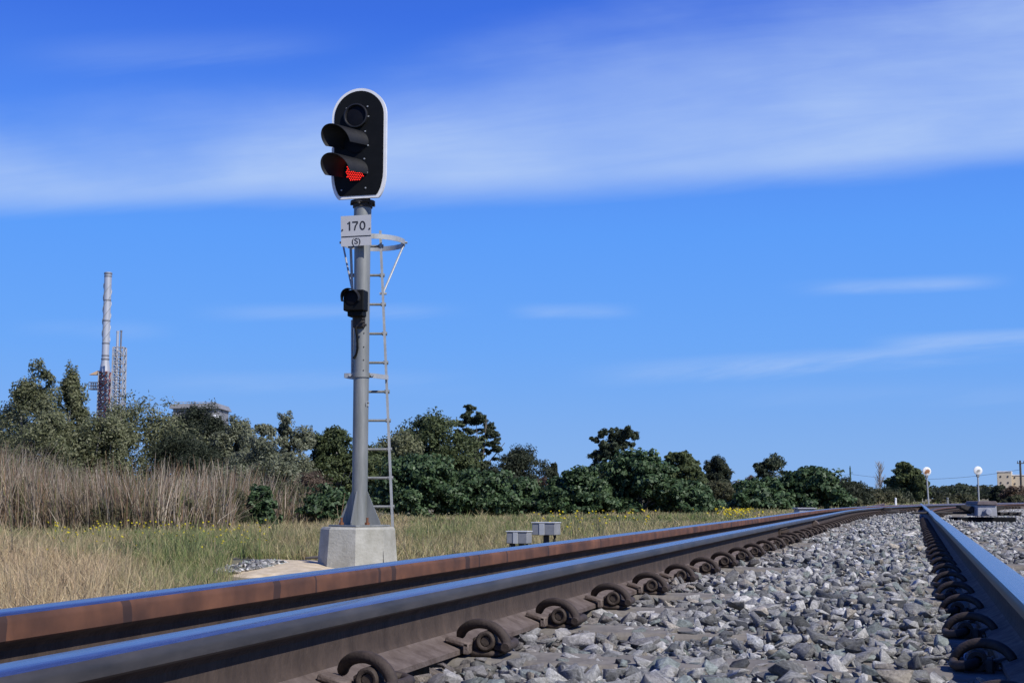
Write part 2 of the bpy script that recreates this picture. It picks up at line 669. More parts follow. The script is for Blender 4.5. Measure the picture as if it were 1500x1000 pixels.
acc = band
for a in ((0.086, 0.055, 0.012, 0.03, 0.42, 0.85), (0.0985, 0.05, 0.010, 0.25, 0.46, 0.75), (0.137, 0.0, 0.008, -0.01, 0.10, 0.42),
          (0.138, 0.004, 0.009, -0.25, -0.02, 0.26), (0.126, 0.008, 0.010, -0.38, -0.24, 0.18), (0.085, 0.0, 0.012, -0.3, 0.0, 0.2),
          (0.142, 0.05, 0.009, 0.19, 0.38, 0.5), (0.07, 0.02, 0.012, 0.1, 0.45, 0.14), (0.345, 0.03, 0.02, -0.4, -0.1, 0.14), (0.365, 0.05, 0.014, 0.2, 0.5, 0.12)):
    acc = wv('ADD', acc, streak(*a))
hs = wn.new('ShaderNodeHueSaturation')
hs.inputs['Saturation'].default_value = 1.35
wl.new(sky.outputs[0], hs.inputs['Color'])
ramp = wn.new('ShaderNodeValToRGB')
wl.new(wdot(D_, (0, 0, 1)), ramp.inputs[0])
els = ramp.color_ramp.elements
stops = [(0.0, (0.22, 0.44, 0.86)), (0.05, (0.185, 0.40, 0.88)), (0.11, (0.142, 0.38, 0.95)), (0.19, (0.112, 0.345, 0.98)), (0.27, (0.085, 0.255, 0.92)), (0.34, (0.049, 0.165, 0.80)), (0.5, (0.022, 0.075, 0.46)), (1.0, (0.012, 0.045, 0.32))]
els[0].position, els[0].color = stops[0][0], rgba(stops[0][1])
els[1].position, els[1].color = stops[-1][0], rgba(stops[-1][1])
for p_, c_ in stops[1:-1]:
    e_ = els.new(p_)
    e_.color = rgba(c_)
deep = wn.new('ShaderNodeVectorMath')
deep.operation = 'SCALE'
wl.new(ramp.outputs[0], deep.inputs[0])
deep.inputs['Scale'].default_value = 10.0
tint = wn.new('ShaderNodeMix')
tint.data_type = 'RGBA'
tint.inputs['Factor'].default_value = 0.90
wl.new(hs.outputs[0], tint.inputs[6])
wl.new(deep.outputs[0], tint.inputs[7])
mixw = wn.new('ShaderNodeMix')
mixw.data_type = 'RGBA'
wl.new(wv('MINIMUM', acc, 1.0), mixw.inputs['Factor'])
wl.new(tint.outputs[2], mixw.inputs[6])
mixw.inputs[7].default_value = (4.5, 6.1, 9.3, 1)
wl.new(mixw.outputs[2], bg.inputs['Color'])

scene.view_settings.view_transform = 'Standard'
scene.view_settings.look = 'None'
scene.view_settings.exposure = 0.0
scene.view_settings.gamma = 1.0
scene.render.resolution_x = 1024
scene.render.resolution_y = 682

# ------------------------------------------------------------------ ground
def axis_pts(breaks):
    out = []
    for a, b_, s in breaks:
        k = max(1, int(round((b_ - a) / s)))
        out += [a + (b_ - a) * i / k for i in range(k)]
    out.append(breaks[-1][1])
    return np.array(out)


gxs = axis_pts([(-1500, -300, 200), (-300, -60, 20), (-60, -12, 2), (-12, -3, 0.5), (-3, -1.5, 0.15), (-1.5, 1.5, 1), (1.5, 10, 2), (10, 60, 10), (60, 300, 40), (300, 1500, 200)])
gys = axis_pts([(-60, -4, 8), (-4, 30, 0.5), (30, 70, 2), (70, 300, 20), (300, 2500, 200)])
gx, gy = np.meshgrid(gxs, gys)
gzz = gz(gx, gy)
V = np.stack([gx, gy, gzz], -1).reshape(-1, 3)
ny, nx = gx.shape
ii = (np.arange(ny - 1)[:, None] * nx + np.arange(nx - 1)[None, :]).ravel()
fl = np.stack([ii, ii + 1, ii + nx + 1, ii + nx], -1).ravel()
go = np_mesh('ground', V, fl, 4, M['ground'], smooth=True)
tag(go, 'dry grassy earth either side of the railway track', 'ground', kind='structure')

# ------------------------------------------------------------------ track geometry
BASE = 0.027           # level of the rail foot
XR = 0.206            # right rail centre
XL = -0.931           # near left rail centre (1067 gauge)
XF = -1.299           # far left rail centre (1435 gauge)
YC, RC = 19.0, 112.0  # curve starts, radius


def curve_pt(x0, s):
    """point and heading at distance s along a rail that starts at lateral x0 and bends right after YC"""
    if s <= YC:
        return x0, s, 0.0
    cx = XR + RC
    r = cx - x0
    a = (s - YC) / r
    return cx - r * math.cos(a), YC + r * math.sin(a), a


def path(x0, s0, s1, step_near=0.5, step_far=1.0, wob=0.0, straight=False, seed=0):
    out = []
    s = s0
    rr = random.Random(seed)
    ph = rr.random() * 6
    while True:
        x, y, a = (x0, s, 0.0) if straight else curve_pt(x0, s)
        wx = wob * (math.sin(s * 0.55 + ph) + 0.6 * math.sin(s * 1.27 + ph * 2)) * min(1, max(0, s - 6) / 6)
        wz = -0.6 * wob * max(0.0, math.sin(s * 0.42 + ph)) * min(1, max(0, s - 6) / 6)
        out.append((x + wx * math.cos(a), y - wx * math.sin(a), wz, a))
        if s >= s1:
            break
        s = min(s1, s + (step_near if s < 15 else step_far))
    return out


# half profile (x,z) from top centre down; material per segment: 0 steel, 1 head side, 2 web, 3 foot
def rail_profile(h, hd, hw, fw_, web):
    H = hw / 2
    half = [(0, h, 0), (H * 0.45, h - 0.0006, 0), (H * 0.72, h - 0.0022, 0), (H * 0.88, h - 0.0055, 1), (H * 0.965, h - 0.0105, 1), (H, h - 0.016, 1),
            (H * 1.0, h - hd, 1), (H * 0.93, h - hd - 0.003, 2), (web / 2 + 0.006, h - hd - 0.011, 2), (web / 2 + 0.001, h - hd - 0.018, 2),
            (web / 2, h * 0.45, 2), (web / 2 + 0.001, 0.042, 2), (web / 2 + 0.006, 0.033, 3), (web / 2 + 0.016, 0.0265, 3), (fw_ / 2 - 0.004, 0.0125, 3), (fw_ / 2, 0.010, 3), (fw_ / 2, 0.0, 3)]
    right = half
    left = [(-x, z, m_) for x, z, m_ in half[::-1]]
    # closed loop starting at the top going right then under then left
    pts = [(x, z) for x, z, _ in right] + [(x, z) for x, z, _ in left[:-1]]
    mats = [m_ for _, _, m_ in right[:-1]] + [3] + [m_ for _, _, m_ in left[1:]]
    return pts, mats


def make_rail(x0, s0, s1, prof, mats, label, name='rail', **kw):
    pts, pm = prof
    pa = path(x0, s0, s1, **kw)
    bm = bmesh.new()
    rings = []
    for x, y, z, a in pa:
        ca, sa = math.cos(a), math.sin(a)
        rings.append([bm.verts.new((x + px * ca, y - px * sa, z + pz + BASE)) for px, pz in pts])
    k = len(pts)
    for i in range(len(rings) - 1):
        for j in range(k):
            f = bm.faces.new((rings[i][j], rings[i][(j + 1) % k], rings[i + 1][(j + 1) % k], rings[i + 1][j]))
            f.material_index = pm[j]
    bm.faces.new(rings[0])
    bm.faces.new(rings[-1][::-1])
    o = obj_from_bm(name, bm, mats, None, 28)
    tag(o, label, 'rail')
    return o


def y_on(px, x, z):
    """distance along the straight track where the line (x, z) is seen at photo column px"""
    lo, hi = 0.5, 80
    for _ in range(60):
        mid = (lo + hi) / 2
        p = Vector((x, mid, z)) - CAM
        u = 750 + F * p.dot(RT) / (p.dot(FW) * CP + p.z * SP)
        if u < px:
            lo = mid
        else:
            hi = mid
    return lo


PR_N = rail_profile(0.130, 0.027, 0.070, 0.127, 0.015)
PR_H = rail_profile(0.142, 0.041, 0.071, 0.140, 0.0165)
marks = [(y_on(px, XF + 0.035, 0.15) + 0.01, wd) for px, wd in ((186, 0.013), (406, 0.016), (463, 0.004), (556, 0.008), (577, 0.016), (685, 0.020), (702, 0.007), (743, 0.008), (803, 0.01), (-2, 0.02), (880, 0.01), (1071, 0.03))]
M['rust_marks'] = mat_rust_marks('rust_marks', marks)
rail_r = make_rail(XR, -1.0, 46, PR_N, [M['steel'], M['steel_dark'], M['rust'], M['foot']], 'right rail with a bright blue polished top and a black shaded web', straight=True, wob=0.0035, seed=5)
rail_l = make_rail(XL, 0.2, 75, PR_N, [M['steel'], M['steel_dark'], M['rust'], M['foot']], 'inner left rail with brown web and a row of spring clips along its foot', wob=0.004, seed=3)
rail_f = make_rail(XF, 0.2, 75, PR_H, [M['steel'], M['rust_marks'], M['rust'], M['foot']], 'outermost left rail with orange rusty head side crossed by dark marks', wob=0.003, seed=9)
rail_d = make_rail(XR, YC + 1.5, 80, PR_N, [M['steel_dark'], M['rust_marks'], M['rust'], M['foot']], 'thin rusty rail curving away to the right behind the point machine')
rail_e = make_rail(XL, YC + 4, 46, PR_N, [M['steel_dark'], M['rust_marks'], M['rust'], M['foot']], 'straight far rail beyond where the left rails bend right', straight=True)

# joint plates and a brace on the inner left rail
def rail_bits(parent, x, y, side=1):
    bm = bmesh.new()
    prism(bm, [(0.009, 0.035), (0.03, 0.03), (0.03, 0.042), (0.022, 0.052), (0.022, 0.074), (0.032, 0.086), (0.012, 0.095)], -0.24, 0.24, T(x, y, BASE))
    o = obj_from_bm('fishplate', bm, M['rust'], parent, 30)
    for k in range(4):
        b2 = bmesh.new()
        tube(b2, [(x + 0.02, y - 0.18 + 0.12 * k, 0.088), (x + 0.05, y - 0.18 + 0.12 * k, 0.088)], 0.016, 6)
        obj_from_bm('bolt', b2, M['rust'], o)


yj = y_on(1150, XL + 0.035, 0.12)
rail_bits(rail_l, XL, yj)
yb = y_on(1197, XL + 0.05, 0.09)
bm = bmesh.new()
prism(bm, [(0.012, 0.03), (0.11, 0.012), (0.11, 0.03), (0.075, 0.05), (0.06, 0.08), (0.034, 0.100), (0.012, 0.094)], -0.05, 0.05, T(XL, yb, BASE), bevel=0.004)
box(bm, (0.10, 0.24, 0.022), T(XL + 0.09, yb, 0.018 + BASE), 0.004)
for dy in (-0.08, 0.08):
    tube(bm, [(XL + 0.1, yb + dy, 0.045), (XL + 0.1, yb + dy, 0.08)], 0.017, 6)
obj_from_bm('rail_brace', bm, M['foot'], rail_l, 30)

# ------------------------------------------------------------------ sleepers
SP_ = 0.6
CLIP0 = y_on(556, -0.82, 0.066)                      # nearest clip seen at photo column 556
ys = [CLIP0 + SP_ * k for k in range(-2, 80)]


def sleeper_mesh():
    bm = bmesh.new()
    prof = [(-0.115, -0.16), (0.115, -0.16), (0.10, -0.012), (0.088, 0.0), (-0.088, 0.0), (-0.10, -0.012)]
    prism(bm, prof, -1.2, 1.2, RZ(-math.pi / 2), bevel=0.004)
    # two steel shoulder plates cast into the top
    me = bpy.data.meshes.new('sleeper')
    bmesh.ops.recalc_face_normals(bm, faces=bm.faces[:])
    bm.to_mesh(me)
    bm.free()
    me.materials.append(M['sleeper'])
    return me


ORD = ['first', 'second', 'third', 'fourth', 'fifth', 'sixth', 'seventh', 'eighth', 'ninth', 'tenth', 'eleventh', 'twelfth', 'thirteenth', 'fourteenth', 'fifteenth', 'sixteenth', 'seventeenth', 'eighteenth', 'nineteenth', 'twentieth']
sm = sleeper_mesh()
idx = 0
for k, yv in enumerate(ys):
    xm = (XR + XF) / 2
    if yv > 46:
        continue
    x, y, a = curve_pt(xm, yv)
    o = bpy.data.objects.new('sleeper', sm)
    COL.objects.link(o)
    o.location = (x, y, BASE - 0.004 - 0.002 * (k % 2))
    o.rotation_euler = (0, 0, -a)
    if k < 2:
        lab = 'concrete sleeper half buried in stones at the very bottom of the photo'
    elif k < 17:
        lab = 'dusty concrete sleeper under the %s left rail clip from the bottom edge' % ORD[k - 2]
    else:
        lab = 'distant concrete sleeper buried in ballast where the left rail clips merge into a row'
    tag(o, lab, 'sleeper', 'concrete sleepers under the track')

# ------------------------------------------------------------------ spring clips
def clip_thing():
    """local: +x away from the rail (0 = edge of the rail foot), y along the rail, z up"""
    root = empty('rail_clip')
    bm = bmesh.new()
    pts = [(-0.022, 0.012, 0.029), (-0.015, 0.004, 0.040), (-0.002, -0.006, 0.050), (0.018, -0.016, 0.057), (0.039, -0.024, 0.058), (0.060, -0.031, 0.053), (0.078, -0.038, 0.042), (0.089, -0.044, 0.029), (0.093, -0.052, 0.020), (0.093, -0.066, 0.017)]
    # resample smoothly (Catmull-Rom)
    def cr(p0, p1, p2, p3, t):
        return 0.5 * ((2 * p1) + (-p0 + p2) * t + (2 * p0 - 5 * p1 + 4 * p2 - p3) * t * t + (-p0 + 3 * p1 - 3 * p2 + p3) * t ** 3)
    pv = [Vector(p) for p in pts]
    q = []
    for i in range(len(pv) - 1):
        for t in (0, 0.5):
            q.append(cr(pv[max(i - 1, 0)], pv[i], pv[i + 1], pv[min(i + 2, len(pv) - 1)], t))
    q.append(pv[-1])
    r = [0.0100] * len(q)
    r[0] = 0.008
    r[-1] = 0.0085
    tube(bm, q, r, 10)
    # the leg that runs back through the shoulder
    leg = [(0.093, 0.0, 0.018), (0.088, 0.028, 0.018), (0.070, 0.042, 0.020), (0.052, 0.030, 0.024), (0.047, 0.0, 0.026), (0.047, -0.043, 0.026)]
    tube(bm, [(0.093, -0.05, 0.018)] + leg, 0.0095, 8)
    obj_from_bm('spring', bm, M['clip'], root, 50)
    # cast shoulder: plate, upright and tubular eye
    bm = bmesh.new()
    box(bm, (0.062, 0.075, 0.012), T(0.044, -0.005, 0.001), 0.004)
    box(bm, (0.016, 0.06, 0.03), T(0.024, 0.0, 0.016), 0.003)
    seg = 18
    c = Vector((0.047, 0, 0.026))
    ro, ri = 0.0195, 0.0108
    rings = []
    for (yy, rad) in ((-0.045, ri), (-0.047, ri + 0.003), (-0.047, ro - 0.003), (-0.044, ro), (0.02, ro), (0.02, ri), (-0.045, ri)):
        rings.append([bm.verts.new((c.x + rad * math.cos(2 * math.pi * j / seg), yy, c.z + rad * math.sin(2 * math.pi * j / seg))) for j in range(seg)])
    for i in range(len(rings) - 1):
        for j in range(seg):
            bm.faces.new((rings[i][j], rings[i][(j + 1) % seg], rings[i + 1][(j + 1) % seg], rings[i + 1][j]))
    box(bm, (0.03, 0.05, 0.016), T(0.075, -0.012, 0.012) @ Matrix.Rotation(R(14), 4, 'Y'), 0.004)
    obj_from_bm('shoulder', bm, M['clip'], root, 45)
    bm = bmesh.new()
    box(bm, (0.050, 0.034, 0.011), T(-0.006, -0.046, 0.024) @ Matrix.Rotation(R(14), 4, 'Y'), 0.003)
    box(bm, (0.012, 0.034, 0.022), T(0.012, -0.046, 0.012), 0.002)
    obj_from_bm('insulator', bm, M['foot'], root, 40)
    return root


proto = clip_thing()
KIDS[proto.name] = [o for o in COL.objects if o.parent == proto]
first = True
NL = 0
FXE = 0.0635
GRP_L = 'spring clips along the foot of the inner left rail'
GRP_R = 'spring clips in the shadow of the right rail'
for k, yv in enumerate(ys):
    if k < 1 or yv > 33:
        continue
    x, y, a = curve_pt(XL, yv)
    o = proto if first else copy_tree(proto)
    first = False
    o.location = (x + FXE * math.cos(a), y - FXE * math.sin(a), BASE)
    o.rotation_euler = (0, 0, -a + R(random.uniform(-4, 4)))
    n_ = k - 2
    if n_ < 0:
        lab = 'rusty spring clip of the left rail just below the photo bottom edge'
    elif n_ < 16:
        lab = 'rusty arched spring clip on the left rail, %s from the bottom edge' % ORD[n_]
    else:
        lab = 'tiny rusty spring clip in the far merged row along the left rail'
    tag(o, lab, 'rail clip', GRP_L)
nr = 0
for k, yv in enumerate(ys):
    if yv < 1.6 or yv > 19:
        continue
    o = copy_tree(proto)
    o.location = (XR - FXE, yv, BASE - 0.010)
    o.scale = (0.9, 0.9, 0.92)
    o.rotation_euler = (0, 0, math.pi + R(random.uniform(-4, 4)))
    if nr < 14:
        lab = 'dark spring clip in the black shadow of the right rail, %s from the bottom edge' % ORD[nr]
    else:
        lab = 'distant spring clip lost in shadow at the far end of the right rail'
    nr += 1
    tag(o, lab, 'rail clip', GRP_R)
nr = 0
for k, yv in enumerate(ys):       # outer side of the right rail and gauge side of the curve beyond
    if yv < YC + 4 or yv > 44:
        continue
    x, y, a = curve_pt(XR, yv)
    o = copy_tree(proto)
    o.location = (x + FXE * math.cos(a), y - FXE * math.sin(a), BASE)
    o.rotation_euler = (0, 0, -a)
    tag(o, 'tiny clip below the curving rail left of the point machine', 'rail clip', 'spring clips along the distant curving rail')

# ------------------------------------------------------------------ ballast
def stone_variants(n, pts, bevel, seed):
    rr = random.Random(seed)
    out = []
    for _ in range(n):
        bm = bmesh.new()
        sx, sy, sz = rr.uniform(0.8, 1.25), rr.uniform(0.55, 1.0), rr.uniform(0.32, 0.72)
        for _ in range(pts):
            v = Vector((rr.uniform(-1, 1), rr.uniform(-1, 1), rr.uniform(-1, 1)))
            if rr.random() < 0.75:          # push to the faces of the block
                k_ = max(abs(v.x), abs(v.y), abs(v.z))
                v = v / k_ * rr.uniform(0.85, 1.0)
            if v.length > 1.3:
                v *= 1.3 / v.length
            bm.verts.new((v.x * sx * 0.78, v.y * sy * 0.78, v.z * sz * 0.78))
        res = bmesh.ops.convex_hull(bm, input=bm.verts[:])
        bmesh.ops.delete(bm, geom=[g for g in res['geom_interior'] if isinstance(g, bmesh.types.BMVert)], context='VERTS')
        loose = [v for v in bm.verts if not v.link_faces]
        bmesh.ops.delete(bm, geom=loose, context='VERTS')
        bmesh.ops.dissolve_limit(bm, angle_limit=R(5), verts=bm.verts[:], edges=bm.edges[:])
        if bevel:
            bmesh.ops.bevel(bm, geom=bm.edges[:], offset=bevel, segments=1, affect='EDGES', clamp_overlap=True)
        bmesh.ops.triangulate(bm, faces=bm.faces[:])
        bmesh.ops.recalc_face_normals(bm, faces=bm.faces[:])
        bm.verts.index_update()
        vs = np.array([v.co[:] for v in bm.verts], np.float32)
        fs = np.array([[v.index for v in f.verts] for f in bm.faces], np.int32)
        bm.free()
        out.append((vs, fs))
    return out


V_NEAR = stone_variants(48, 11, 0.006, 1)
V_FAR = stone_variants(18, 10, 0.0, 2)


def rand_rot(n, rng, flat=0.6):
    """rotations biased to lie flat"""
    yaw = rng.uniform(0, 2 * math.pi, n)
    ax = rng.uniform(0, 2 * math.pi, n)
    tilt = np.abs(rng.normal(0, flat, n))
    cy, sy = np.cos(yaw), np.sin(yaw)
    Rz = np.zeros((n, 3, 3))
    Rz[:, 0, 0] = cy
    Rz[:, 0, 1] = -sy
    Rz[:, 1, 0] = sy
    Rz[:, 1, 1] = cy
    Rz[:, 2, 2] = 1
    kx, ky = np.cos(ax), np.sin(ax)
    c, s = np.cos(tilt), np.sin(tilt)
    Rt = np.zeros((n, 3, 3))
    Rt[:, 0, 0] = c + kx * kx * (1 - c)
    Rt[:, 0, 1] = kx * ky * (1 - c)
    Rt[:, 0, 2] = ky * s
    Rt[:, 1, 0] = kx * ky * (1 - c)
    Rt[:, 1, 1] = c + ky * ky * (1 - c)
    Rt[:, 1, 2] = -kx * s
    Rt[:, 2, 0] = -ky * s
    Rt[:, 2, 1] = kx * s
    Rt[:, 2, 2] = c
    return Rt @ Rz


def stone_colors(n, rng):
    pal = np.array([(0.32, 0.322, 0.32), (0.20, 0.205, 0.207), (0.44, 0.44, 0.43), (0.25, 0.285, 0.275), (0.10, 0.105, 0.11), (0.36, 0.33, 0.285), (0.58, 0.575, 0.56), (0.27, 0.265, 0.27)])
    c = pal[rng.choice(len(pal), n, p=[0.24, 0.17, 0.18, 0.12, 0.09, 0.07, 0.07, 0.06])]
    return np.clip(c * rng.uniform(0.60, 1.26, (n, 1)) * np.array([[1.02, 1.0, 0.97]]), 0.03, 0.66)


def rail_x_at(y):
    """lateral offset of the curve at y (numpy)"""
    t = np.clip(y - YC, 0, None)
    return t * t / (2 * RC)


def ballast_top(x, y):
    off = rail_x_at(y)
    xs = x - np.where(x > 0.55, 0, off)
    z = np.where(x > 0.6, -0.045 + 0.012 * np.sin(x * 3.1 + y * 1.9) + 0.01 * np.sin(y * 0.9 - x), -0.022 + 0.010 * np.sin(x * 5 + y * 2.3) + 0.008 * np.sin(y * 3.7 - 2 * x))
    z = z + 0.017 * sstep(XL + 0.30, XL + 0.48, xs) * (1 - sstep(-0.02, 0.08, xs))
    z = z + 0.026
    z = z - 0.33 * sstep(1.62, 2.45, -xs)
    z = z - 0.1 * sstep(3.0, 7.0, x)
    return z


def put_stones(xs, ys_, zs, size, variants, rng, flat=0.55):
    n = len(xs)
    rot = rand_rot(n, rng, flat)
    vi = rng.integers(0, len(variants), n)
    cols = stone_colors(n, rng)
    dl = np.abs(xs - (XL + rail_x_at(ys_)) - 0.06)          # iron dust close to the rusty rail
    rb = (np.clip(1 - dl / 0.30, 0, 1) ** 1.3 * rng.uniform(0.1, 1.0, n) * 0.75)[:, None] * (ys_ < 40)[:, None]
    cols = cols * (1 - rb) + np.array([[0.17, 0.125, 0.095]]) * rb
    VV, FF, CC = [], [], []
    base = 0
    for k, (vs, fs) in enumerate(variants):
        sel = np.where(vi == k)[0]
        if len(sel) == 0:
            continue
        p = np.einsum('nij,vj->nvi', rot[sel], vs) * size[sel][:, None, None]
        p += np.stack([xs[sel], ys_[sel], zs[sel]], -1)[:, None, :]
        m_ = len(sel)
        nv = len(vs)
        VV.append(p.reshape(-1, 3))
        FF.append((fs[None] + (np.arange(m_) * nv)[:, None, None] + base).reshape(-1))
        CC.append(np.repeat(cols[sel], nv, axis=0))
        base += m_ * nv
    return np.concatenate(VV), np.concatenate(FF), np.concatenate(CC)


def jitter_grid(x0, x1, y0, y1, s, rng):
    nx_, ny_ = int((x1 - x0) / s), int((y1 - y0) / s)
    gx_, gy_ = np.meshgrid(np.arange(nx_), np.arange(ny_))
    x = x0 + (gx_.ravel() + rng.uniform(0, 1, gx_.size)) * s
    y = y0 + (gy_.ravel() + rng.uniform(0, 1, gx_.size)) * s
    return x, y


def lower_near_track(x, y, z, size):
    """keep stones off the rails, clips and the swept sleeper ends"""
    off = rail_x_at(y)
    keep = np.ones(len(x), bool)
    ph = np.abs(((y - CLIP0 + SP_ / 2) % SP_) - SP_ / 2)
    for cx, onc in ((XL, True), (XF, True), (XR, False)):
        dx = x - (cx + (off if onc else 0 * off))
        foot = np.abs(dx) < (0.064 + size * 0.55)
        keep &= ~foot
        keep &= ~((np.abs(dx) < 0.18) & (ph < 0.075))
    dx = x - (XL + off)
    thin = (dx > 0.06) & (dx < 0.36) & (ph < 0.09)
    r_ = RNG.uniform(0, 1, len(x))
    keep &= ~(thin & (r_ < np.clip(0.92 - (dx - 0.13) * 5.5, 0.0, 0.92)))
    mid = (dx > 0.3) & (ph < 0.09)
    return keep


def in_view(x, y, margin=0.11):
    dx = x * RT.x + y * RT.y
    dd = x * FW.x + y * FW.y
    return (dd > 0.8) & (np.abs(dx / np.maximum(dd, 0.1)) < 0.375 + margin)


parts_ = []
# between and beside the rails, near
for (x0, x1, y0, y1, s, smin, smax, var, lay) in (
        (-1.2, 0.62, 1.7, 6.5, 0.029, 0.015, 0.031, V_NEAR, 0), (-1.2, 0.62, 1.7, 6.5, 0.034, 0.018, 0.040, V_NEAR, 1), (-1.2, 0.62, 1.7, 5.0, 0.022, 0.007, 0.015, V_NEAR, 0.6),
        (-0.95, 0.62, 6.5, 14, 0.035, 0.019, 0.036, V_NEAR, 0), (-0.95, 0.62, 6.5, 14, 0.044, 0.021, 0.042, V_NEAR, 1),
        (-1.0, 1.4, 14, 26, 0.046, 0.024, 0.042, V_FAR, 0), (-1.0, 1.4, 14, 26, 0.06, 0.024, 0.044, V_FAR, 1), (-1.0, 3.2, 26, 46, 0.075, 0.035, 0.056, V_FAR, 0.5),
        (0.55, 1.3, 2.0, 8, 0.05, 0.022, 0.042, V_FAR, 0),
        (0.55, 2.6, 8, 26, 0.052, 0.024, 0.042, V_FAR, 0), (0.55, 2.6, 8, 20, 0.075, 0.026, 0.046, V_FAR, 1), (1.2, 6.0, 26, 48, 0.09, 0.035, 0.06, V_FAR, 0),
        (-2.7, -1.0, 4, 20, 0.06, 0.024, 0.044, V_FAR, 0)):
    x, y = jitter_grid(x0, x1, y0, y1, s, RNG)
    sel = in_view(x, y)
    x, y = x[sel], y[sel]
    size = RNG.uniform(smin, smax, len(x)) * np.where(RNG.uniform(0, 1, len(x)) < 0.10, 1.3, 0.9)
    z = ballast_top(x, y) - 0.012 + 0.020 * lay + RNG.uniform(-0.014, 0.012, len(x))
    k = lower_near_track(x, y, z, size)
    if lay == 1:
        k &= RNG.uniform(0, 1, len(x)) < 0.62
    parts_.append(put_stones(x[k], y[k], z[k], size[k], var, RNG))
# stones spilled by the signal footing
pc = P(368, 838, 12.0)
a_ = RNG.uniform(0, 2 * math.pi, 420)
r_ = np.sqrt(RNG.uniform(0, 1, 420))
x = pc.x + r_ * 0.17 * np.cos(a_)
y = pc.y + r_ * 0.6 * np.sin(a_)
z = gz(x, y) + 0.035 + RNG.uniform(0, 0.06, 420) * (1 - r_)
parts_.append(put_stones(x, y, z, RNG.uniform(0.022, 0.045, 420), V_FAR, RNG))
VV = []
FF = []
CC = []
base = 0
for v_, f_, c_ in parts_:
    VV.append(v_)
    FF.append(f_ + base)
    CC.append(c_)
    base += len(v_)
bo = np_mesh('ballast', np.concatenate(VV), np.concatenate(FF), 3, M['stone'], np.concatenate(CC))
tag(bo, 'grey crushed stone ballast packed between and around the rails', 'ballast', kind='stuff')

# the bed the stones lie on
bxs = axis_pts([(-3.0, -1.0, 0.1), (-1.0, 0.7, 0.08), (0.7, 8, 0.3)])
bys = axis_pts([(-3, 14, 0.12), (14, 52, 0.5)])
bx, by = np.meshgrid(bxs, bys)
bz_ = ballast_top(bx, by) - 0.052
bz_ = np.where(bx > 7.9, -0.3, bz_)
bz_ = np.where(by > 51.9, -0.3, bz_)
V = np.stack([bx, by, bz_], -1).reshape(-1, 3)
ny, nx = bx.shape
ii = (np.arange(ny - 1)[:, None] * nx + np.arange(nx - 1)[None, :]).ravel()
fl = np.stack([ii, ii + 1, ii + nx + 1, ii + nx], -1).ravel()
bed = np_mesh('track_bed', V, fl, 4, M['bed'], smooth=True)
tag(bed, 'dusty fine gravel bed below the ballast stones', 'ground', kind='structure')

# ------------------------------------------------------------------ railway signal
SD = 12.5                                           # metres ahead
sb = G(524, SD)
sig = empty('railway_signal', sb)
tag(sig, 'tall grey railway signal mast with black head showing one red light, on a concrete footing', 'railway signal')
PPM = F / SD                                        # photo pixels per metre there


def S(px, py, back=0.0):
    """point in the signal's own coordinates (x right, y away, z up) seen at the pixel"""
    p = P(px, py, SD + back)
    d = p - sb
    return Vector((d.dot(RT), d.dot(FW), d.z))


sig.rotation_euler = (0, 0, YAW)
XM = S(529, 560).x                                  # mast axis

# footing: tapered octagon with a bevelled top edge
zt = S(523, 771).z
xc = S(524, 790).x
bm = bmesh.new()
rings = []
for (z, r) in ((-0.25, 0.385), (0.0, 0.365), (zt - 0.02, 0.336), (zt, 0.318)):
    rings.append([bm.verts.new((xc + r * math.sin(R(3 + 45 * k)), -r * math.cos(R(3 + 45 * k)), z)) for k in range(8)])
for i in range(3):
    for k in range(8):
        bm.faces.new((rings[i][k], rings[i][(k + 1) % 8], rings[i + 1][(k + 1) % 8], rings[i + 1][k]))
bm.faces.new(rings[-1])
bm.faces.new(rings[0][::-1])
foot_o = obj_from_bm('footing', bm, M['concrete'], sig)
bm = bmesh.new()
cr_ = S(568, 812)
for k, (dx, dz) in enumerate(((0, 0), (0.003, 0.06), (-0.003, 0.13), (0.002, 0.2))):
    pass
tube(bm, [(xc + 0.262, -0.246, 0.0), (xc + 0.258, -0.246, 0.1), (xc + 0.252, -0.235, 0.2), (xc + 0.244, -0.226, zt - 0.04)], 0.003, 4)
obj_from_bm('crack', bm, M['ink'], foot_o)

# base plate, gussets, bolts
bm = bmesh.new()
box(bm, (0.40, 0.40, 0.016), T(XM, 0, zt + 0.010) @ RZ(R(45)) @ Matrix.Scale(1, 4), 0.003)
obj_from_bm('base_plate', bm, M['galv'], sig)
for ang in (-15, 75, 165, 255):
    bm = bmesh.new()
    prism(bm, [(0.066, 0.0), (0.20, 0.0), (0.20, 0.02), (0.074, 0.30), (0.066, 0.30)], -0.006, 0.006, T(XM, 0, zt + 0.019) @ RZ(R(ang)))
    obj_from_bm('gusset', bm, M['galv'], sig)
for ang in (30, 120, 210, 300):
    bm = bmesh.new()
    p = Vector((XM + 0.175 * math.cos(R(ang)), 0.175 * math.sin(R(ang)), zt + 0.019))
    tube(bm, [p, p + Vector((0, 0, 0.022))], 0.024, 6)
    tube(bm, [p + Vector((0, 0, 0.022)), p + Vector((0, 0, 0.065))], 0.011, 8)
    obj_from_bm('bolt', bm, M['rusty_bolt'], sig)

